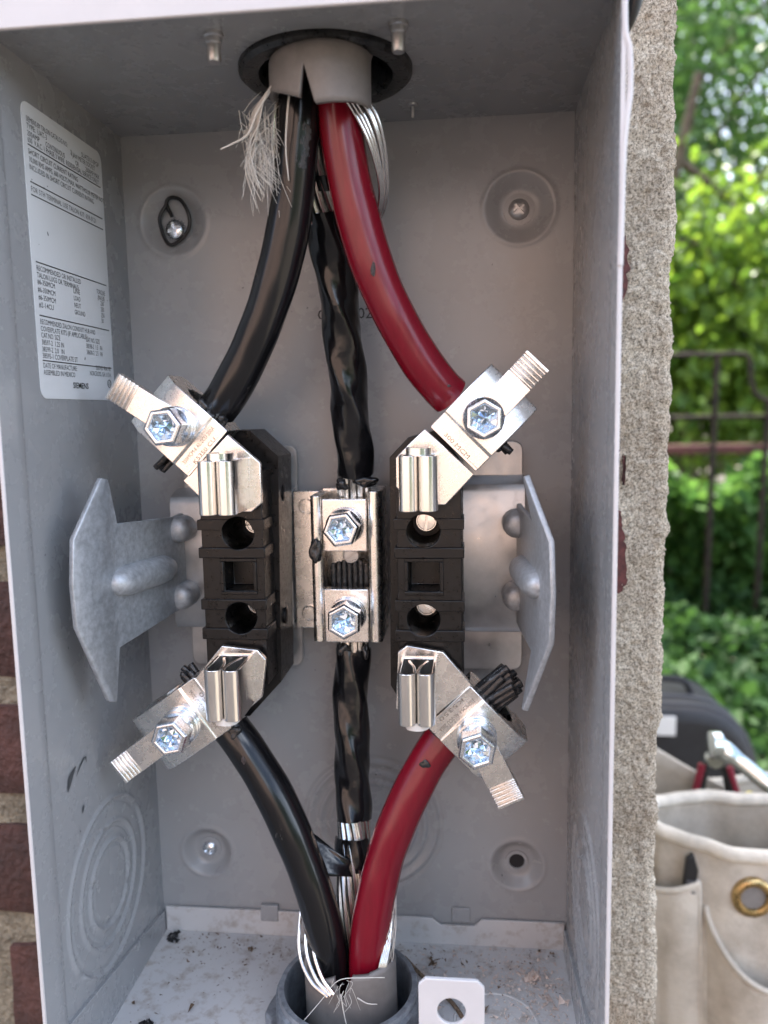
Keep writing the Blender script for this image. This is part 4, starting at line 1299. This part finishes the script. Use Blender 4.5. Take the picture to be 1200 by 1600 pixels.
for pts in ([(254.3, -306.2, -377.6), (252.0, -310.7, -301.5), (250.9, -313.0, -274.6), (257.6, -315.2, -238.8)], [(290.1, -301.8, -377.6), (285.6, -308.5, -301.5), (281.2, -313.0, -272.4), (273.3, -317.4, -241.0)]):
    MB().tube(spline(pts, 6), [5.5] * 14 + [4.8, 4.4, 4.0, 3.6, 3.2], 12).build('grip', 'tool_black', pl)
    MB().tube(spline([(p[0] + (-3.6 if pts[0][0] < 270 else 3.6), p[1] + 1.8, p[2]) for p in pts], 6), 3.3, 10).build('grip_stripe', 'tool_red', pl)
MB().lathe([(3, -4), (7.5, -4), (7.5, 4), (3, 4)], (265.5, -317.4, -235.4), n=24).build('joint', 'chrome', pl, bevel=.6)
wr = tool('ratchet', 'chrome ratchet handle leaning across the top of the rear canvas bag', 'wrench', (267.7, -285.0, -276.8))
MB().tube(spline([(259.9, -297.3, -214.1), (275.6, -290.6, -224.2), (293.5, -281.6, -237.6), (318.1, -268.2, -256.7), (312, -192, -240)], 6), [8.6, 8.8, 8.8, 8.6, 8.2, 7.4] + [6.6] * 19, 16).build('handle', 'chrome', wr)
MB().lathe([(10, -5), (11.5, -4), (11.5, 4), (10, 5)], (259.9, -297.3, -214.1), 'x', n=28).build('head', 'chrome', wr, bevel=1)
yl = tool('tape_reel', 'yellow tool showing above the rim of the rear canvas bag', 'tool', (310.3, -313.0, -344.0))
MB().tube([(300.2, -324.2, -377.6), (299.1, -326.4, -283.6), (299.1, -327.5, -270.1)], [5, 5, 3], 14).build('body', 'tool_yellow', yl)
cl = MB()
def clf(u, v):
    x = 193 + 87 * u; z = -378 + v * (158 - 45 * u)
    return (x, -334 - 9 * math.sin(3 * u + 2 * v), z)
cl.grid(np.linspace(0, 1, 16), np.linspace(0, 1, 12), clf)
tag(cl.build('canvas_cloth', 'canvas', smooth=180, solid=4), 'folded cream canvas cloth sticking out of the rear canvas bag behind the pliers', 'cloth')

# black tool case behind
bc = thing('black_case', 'black zipped fabric case standing on the ground behind the canvas bag', 'case', (330, -760, -680))
def se(a, rx, rz, p=3.2):
    c_, s_ = math.cos(a), math.sin(a)
    return (rx * math.copysign(abs(c_) ** (2 / p), c_), rz * math.copysign(abs(s_) ** (2 / p), s_))
prof = [se(2 * PI * k / 48, 128, 172) for k in range(48)]
MB().prism([(318 + p, -508 + q) for p, q in prof], -700, -860).build('shell', 'bag_black', bc, bevel=18, seg=4)
zp = [(318 + p * 1.005, -742, -508 + q * 1.005) for p, q in prof]
for dz in (-720, -752):
    MB().tube([(a, dz, c) for a, b, c in zp] + [(zp[0][0], dz, zp[0][2])], 3.0, 8, caps=False).build('zip', 'bag_trim', bc)
MB().tube(spline([(290, -775, -340), (300, -775, -322), (330, -775, -318), (360, -775, -322), (370, -775, -340)], 5), 5, 10).build('handle', 'bag_black', bc)
MB().box((284, -698, -372), (330, -696, -345)).build('tag', 'white_plastic', bc, bevel=1)

# ------------------------------------------------------------------ iron fence
fe = thing('iron_fence', 'dark wrought iron fence with a stepped curved top rail among the greenery', 'fence', (900, -2200, -680))
def bar(a, b, r, name, sq=True): return MB().tube([a, b], r * (1.3 if sq else 1), 4 if sq else 10).build(name, 'iron', fe, smooth=20)
FD = -2200
def rail(path, name): MB().tube(path, 7.5, 8).build(name, 'iron', fe, smooth=50)
rail([(150, FD, 226), (880, FD, 222)], 'top_rail')
rail(spline([(880, FD, 222), (900, FD, 214), (908, FD, 180), (914, FD, 130), (935, FD, 92), (975, FD, 78), (1040, FD, 76)], 6), 'curved_rail')
rail([(1040, FD, 76), (3000, FD, 80)], 'top_rail')
rail([(150, FD, 34), (3000, FD, 30)], 'middle_rail')
rail([(150, FD, -642), (3000, FD, -642)], 'bottom_rail')
x = 190
while x < 2980:
    top = 222 if x < 890 else 76
    bar((x - 8, FD + 2, -680), (x + 4, FD + 2, top), 7, 'bar')
    x += 153.5
for x in (160, 2990):
    MB().box((x - 26, FD - 26, -680), (x + 26, FD + 26, 260)).build('post', 'iron', fe, bevel=3)

# ------------------------------------------------------------------ greenery
def leaf_mesh(name, m, C, size, parent=None, loc=None, up=.35, seed=0, tone=None):
    g = np.random.default_rng(seed)
    n = len(C)
    # random leaf frames
    ax = g.normal(0, 1, (n, 3)); ax[:, 2] -= .5; ax /= np.linalg.norm(ax, axis=1)[:, None]
    nr = g.normal(0, 1, (n, 3)); nr[:, 2] += up * 3
    nr -= ax * (nr * ax).sum(1)[:, None]; nr /= np.linalg.norm(nr, axis=1)[:, None]
    sd_ = np.cross(ax, nr)
    L_ = size * g.uniform(.6, 1.3, n)[:, None]
    w = L_ * .34
    base = C; tip = C + ax * L_ - nr * L_ * .12
    m1 = C + ax * L_ * .38
    a1 = m1 + sd_ * w + nr * w * .25; b1 = m1 - sd_ * w + nr * w * .25
    m2 = C + ax * L_ * .72
    a2 = m2 + sd_ * w * .66 + nr * w * .1; b2 = m2 - sd_ * w * .66 + nr * w * .1
    V_ = np.stack([base, a1, a2, tip, b2, b1], 1).reshape(-1, 3)
    F = (np.arange(n)[:, None] * 6)
    faces = np.concatenate([F + np.array([0, 1, 2, 3]), F + np.array([0, 3, 4, 5])], 1).reshape(-1, 4)
    me = bpy.data.meshes.new(name)
    me.vertices.add(len(V_)); me.vertices.foreach_set('co', V_.astype(np.float32).ravel())
    me.loops.add(faces.size); me.loops.foreach_set('vertex_index', faces.astype(np.int32).ravel())
    me.polygons.add(len(faces)); me.polygons.foreach_set('loop_start', np.arange(0, faces.size, 4, dtype=np.int32))
    me.polygons.foreach_set('loop_total', np.full(len(faces), 4, dtype=np.int32))
    me.update(calc_edges=True); me.validate()
    me.materials.append(MAT[m])
    o = bpy.data.objects.new(name, me)
    COL.objects.link(o)
    if parent: o.parent = parent
    elif loc is not None: o.location = loc
    return o

def clumps(n, k, R3, seed, inner=.0):
    # n leaves in k clumps spread through an ellipsoid
    g = np.random.default_rng(seed)
    c = g.normal(0, 1, (k, 3)); c /= np.linalg.norm(c, axis=1)[:, None]
    c *= (g.uniform(inner, 1, (k, 1)) ** (1 / 2.2)); c *= np.array(R3)
    i = g.integers(0, k, n)
    s = g.uniform(.10, .30, k)[i][:, None]
    return c[i] + g.normal(0, 1, (n, 3)) * s

def tree(label, pos, h, R3, cz, n, k, m, size, seed):
    t = bpy.data.objects.new('tree', None); COL.objects.link(t)
    t.location = (pos[0], pos[1], 0); tag(t, label, 'tree', 'garden trees beyond the fence')
    g = np.random.default_rng(seed)
    mb = MB()
    def mm(p): return (p[0] * 1000, -p[1] * 1000, p[2] * 1000 - Z0)
    trunk = [(pos[0] + .1 * math.sin(i * 1.1 + seed), pos[1] + .08 * math.cos(i * 1.3 + seed), h * i / 6) for i in range(7)]
    mb.tube([mm(p) for p in spline(trunk, 4)], [75 * (1 - .7 * i / 24) for i in range(25)], 10)
    for j in range(9):
        b = trunk[2 + j % 4]
        a = g.uniform(0, 2 * PI); l_ = g.uniform(.5, .9)
        e = (pos[0] + math.cos(a) * R3[0] * l_, pos[1] + math.sin(a) * R3[1] * l_, cz + g.uniform(-.3, .6) * R3[2])
        md = tuple((b[q] + e[q]) / 2 + (.12 if q == 2 else 0) for q in range(3))
        P = spline([b, md, e], 5)
        mb.tube([mm(p) for p in P], [26 * (1 - .75 * i / (len(P) - 1)) for i in range(len(P))], 6)
    mb.build('trunk', 'bark', t, smooth=60)
    C = clumps(n, k, R3, seed) + np.array([0, 0, cz])
    C = C[C[:, 2] > .25]
    leaf_mesh('crown', m, C, size, parent=t, seed=seed)
    return t
tree('young bright green tree just behind the fence, beside the house corner', (1.25, 4.6), 2.6, (.95, .7, .8), 1.15, 7500, 80, 'leaf_tree', .075, 1)
tree('leafy green tree right of the fence step', (2.15, 5.0), 2.8, (1.0, .8, .85), 1.25, 8500, 85, 'leaf_tree', .075, 2)
tree('tall dark green tree with a high crown behind the others', (1.7, 7.2), 6.0, (1.9, 1.2, 2.6), 3.6, 12500, 150, 'leaf_deep', .08, 3)
tree('dark green tree close to the back corner of the house', (.4, 6.6), 5.0, (1.3, 1.0, 2.2), 2.9, 6000, 70, 'leaf_deep', .10, 4)
tree('broad green tree at the far right of the garden', (3.7, 5.8), 4.6, (1.4, 1.1, 2.0), 2.6, 11000, 90, 'leaf_tree', .10, 5)
tree('distant dark tree in the gap between the garden trees', (3.0, 9.2), 6.5, (2.2, 1.4, 2.8), 3.6, 9000, 130, 'leaf_deep', .11, 6)
g = np.random.default_rng(40)
n = 17000
hx = g.uniform(.05, 4.2, n); ht = .55 + .05 * np.sin(hx * 5) + .05 * np.sin(hx * 13)
hz = g.uniform(.02, 1, n) * ht
hy = 2.42 + .06 * np.sin(hx * 9 + hz * 7) + np.abs(g.normal(0, .11, n))
hed = leaf_mesh('ivy_hedge', 'leaf_hedge', np.stack([hx, hy, hz], 1), .062, up=.1, seed=41)
tag(hed, 'dense low ivy growing along the ground behind the iron fence', 'ivy', kind='stuff')
tag(MB().box((150, -2740, -112), (4200, -2775, -76)).build('red_rail', 'rail_red', bevel=4), 'weathered red painted rail behind the iron fence above the ivy', 'rail')
n = 24000
gx = g.uniform(.2, 4.2, n); gy = g.uniform(1.15, 2.4, n)
gz = .02 + g.uniform(0, 1, n) * (.05 + .05 * np.clip((gy - 1.4) / 1.0, 0, 1) + .05 * np.sin(gx * 6 + gy * 5) ** 2)
gc = leaf_mesh('ground_ivy', 'leaf_ivy', np.stack([gx, gy, gz], 1), .045, up=.5, seed=44)
tag(gc, 'ivy leaves covering the ground around the iron fence', 'ivy', kind='stuff')

# ------------------------------------------------------------------ unseen, behind the viewer: house added for warm fill light, hedge for dark reflections
oh = bpy.data.objects.new('house', None); COL.objects.link(oh); oh.location = (-4.2, -6.2, 0)
tag(oh, 'unseen pinkish brick house added behind the viewer for warm fill light', 'house')
def wbox(lo, hi): return MB().box((lo[0] * 1000, -lo[1] * 1000, lo[2] * 1000 - Z0), (hi[0] * 1000, -hi[1] * 1000, hi[2] * 1000 - Z0))
wbox((-9.5, -9.5, 0), (1.2, -6.2, 4.1)).build('wall', 'fill_brick', oh)
MB().prism([(-9700, 3500), (-4150, 4700), (1400, 3500), (1400, 3422), (-9700, 3422)], 6000, 9700).build('roof', 'bag_trim', oh)
for wx in (-8.2, -6, -3.8, -1.2):
    w = wbox((wx - .42, -6.2, 1.2), (wx + .42, -6.15, 2.6)).build('window', 'white_plastic', oh)
    wbox((wx - .36, -6.15, 1.26), (wx + .36, -6.13, 2.54)).build('pane', 'void', w)
n = 9000
hx = g.uniform(1.8, 8, n); hz = g.uniform(0, 1.5, n); hy = -5.4 + g.normal(0, .25, n)
tag(leaf_mesh('added_hedge', 'leaf_deep', np.stack([hx, hy, hz], 1), .16, up=.1, seed=46), 'unseen clipped hedge added behind the viewer for dark reflections', 'hedge')
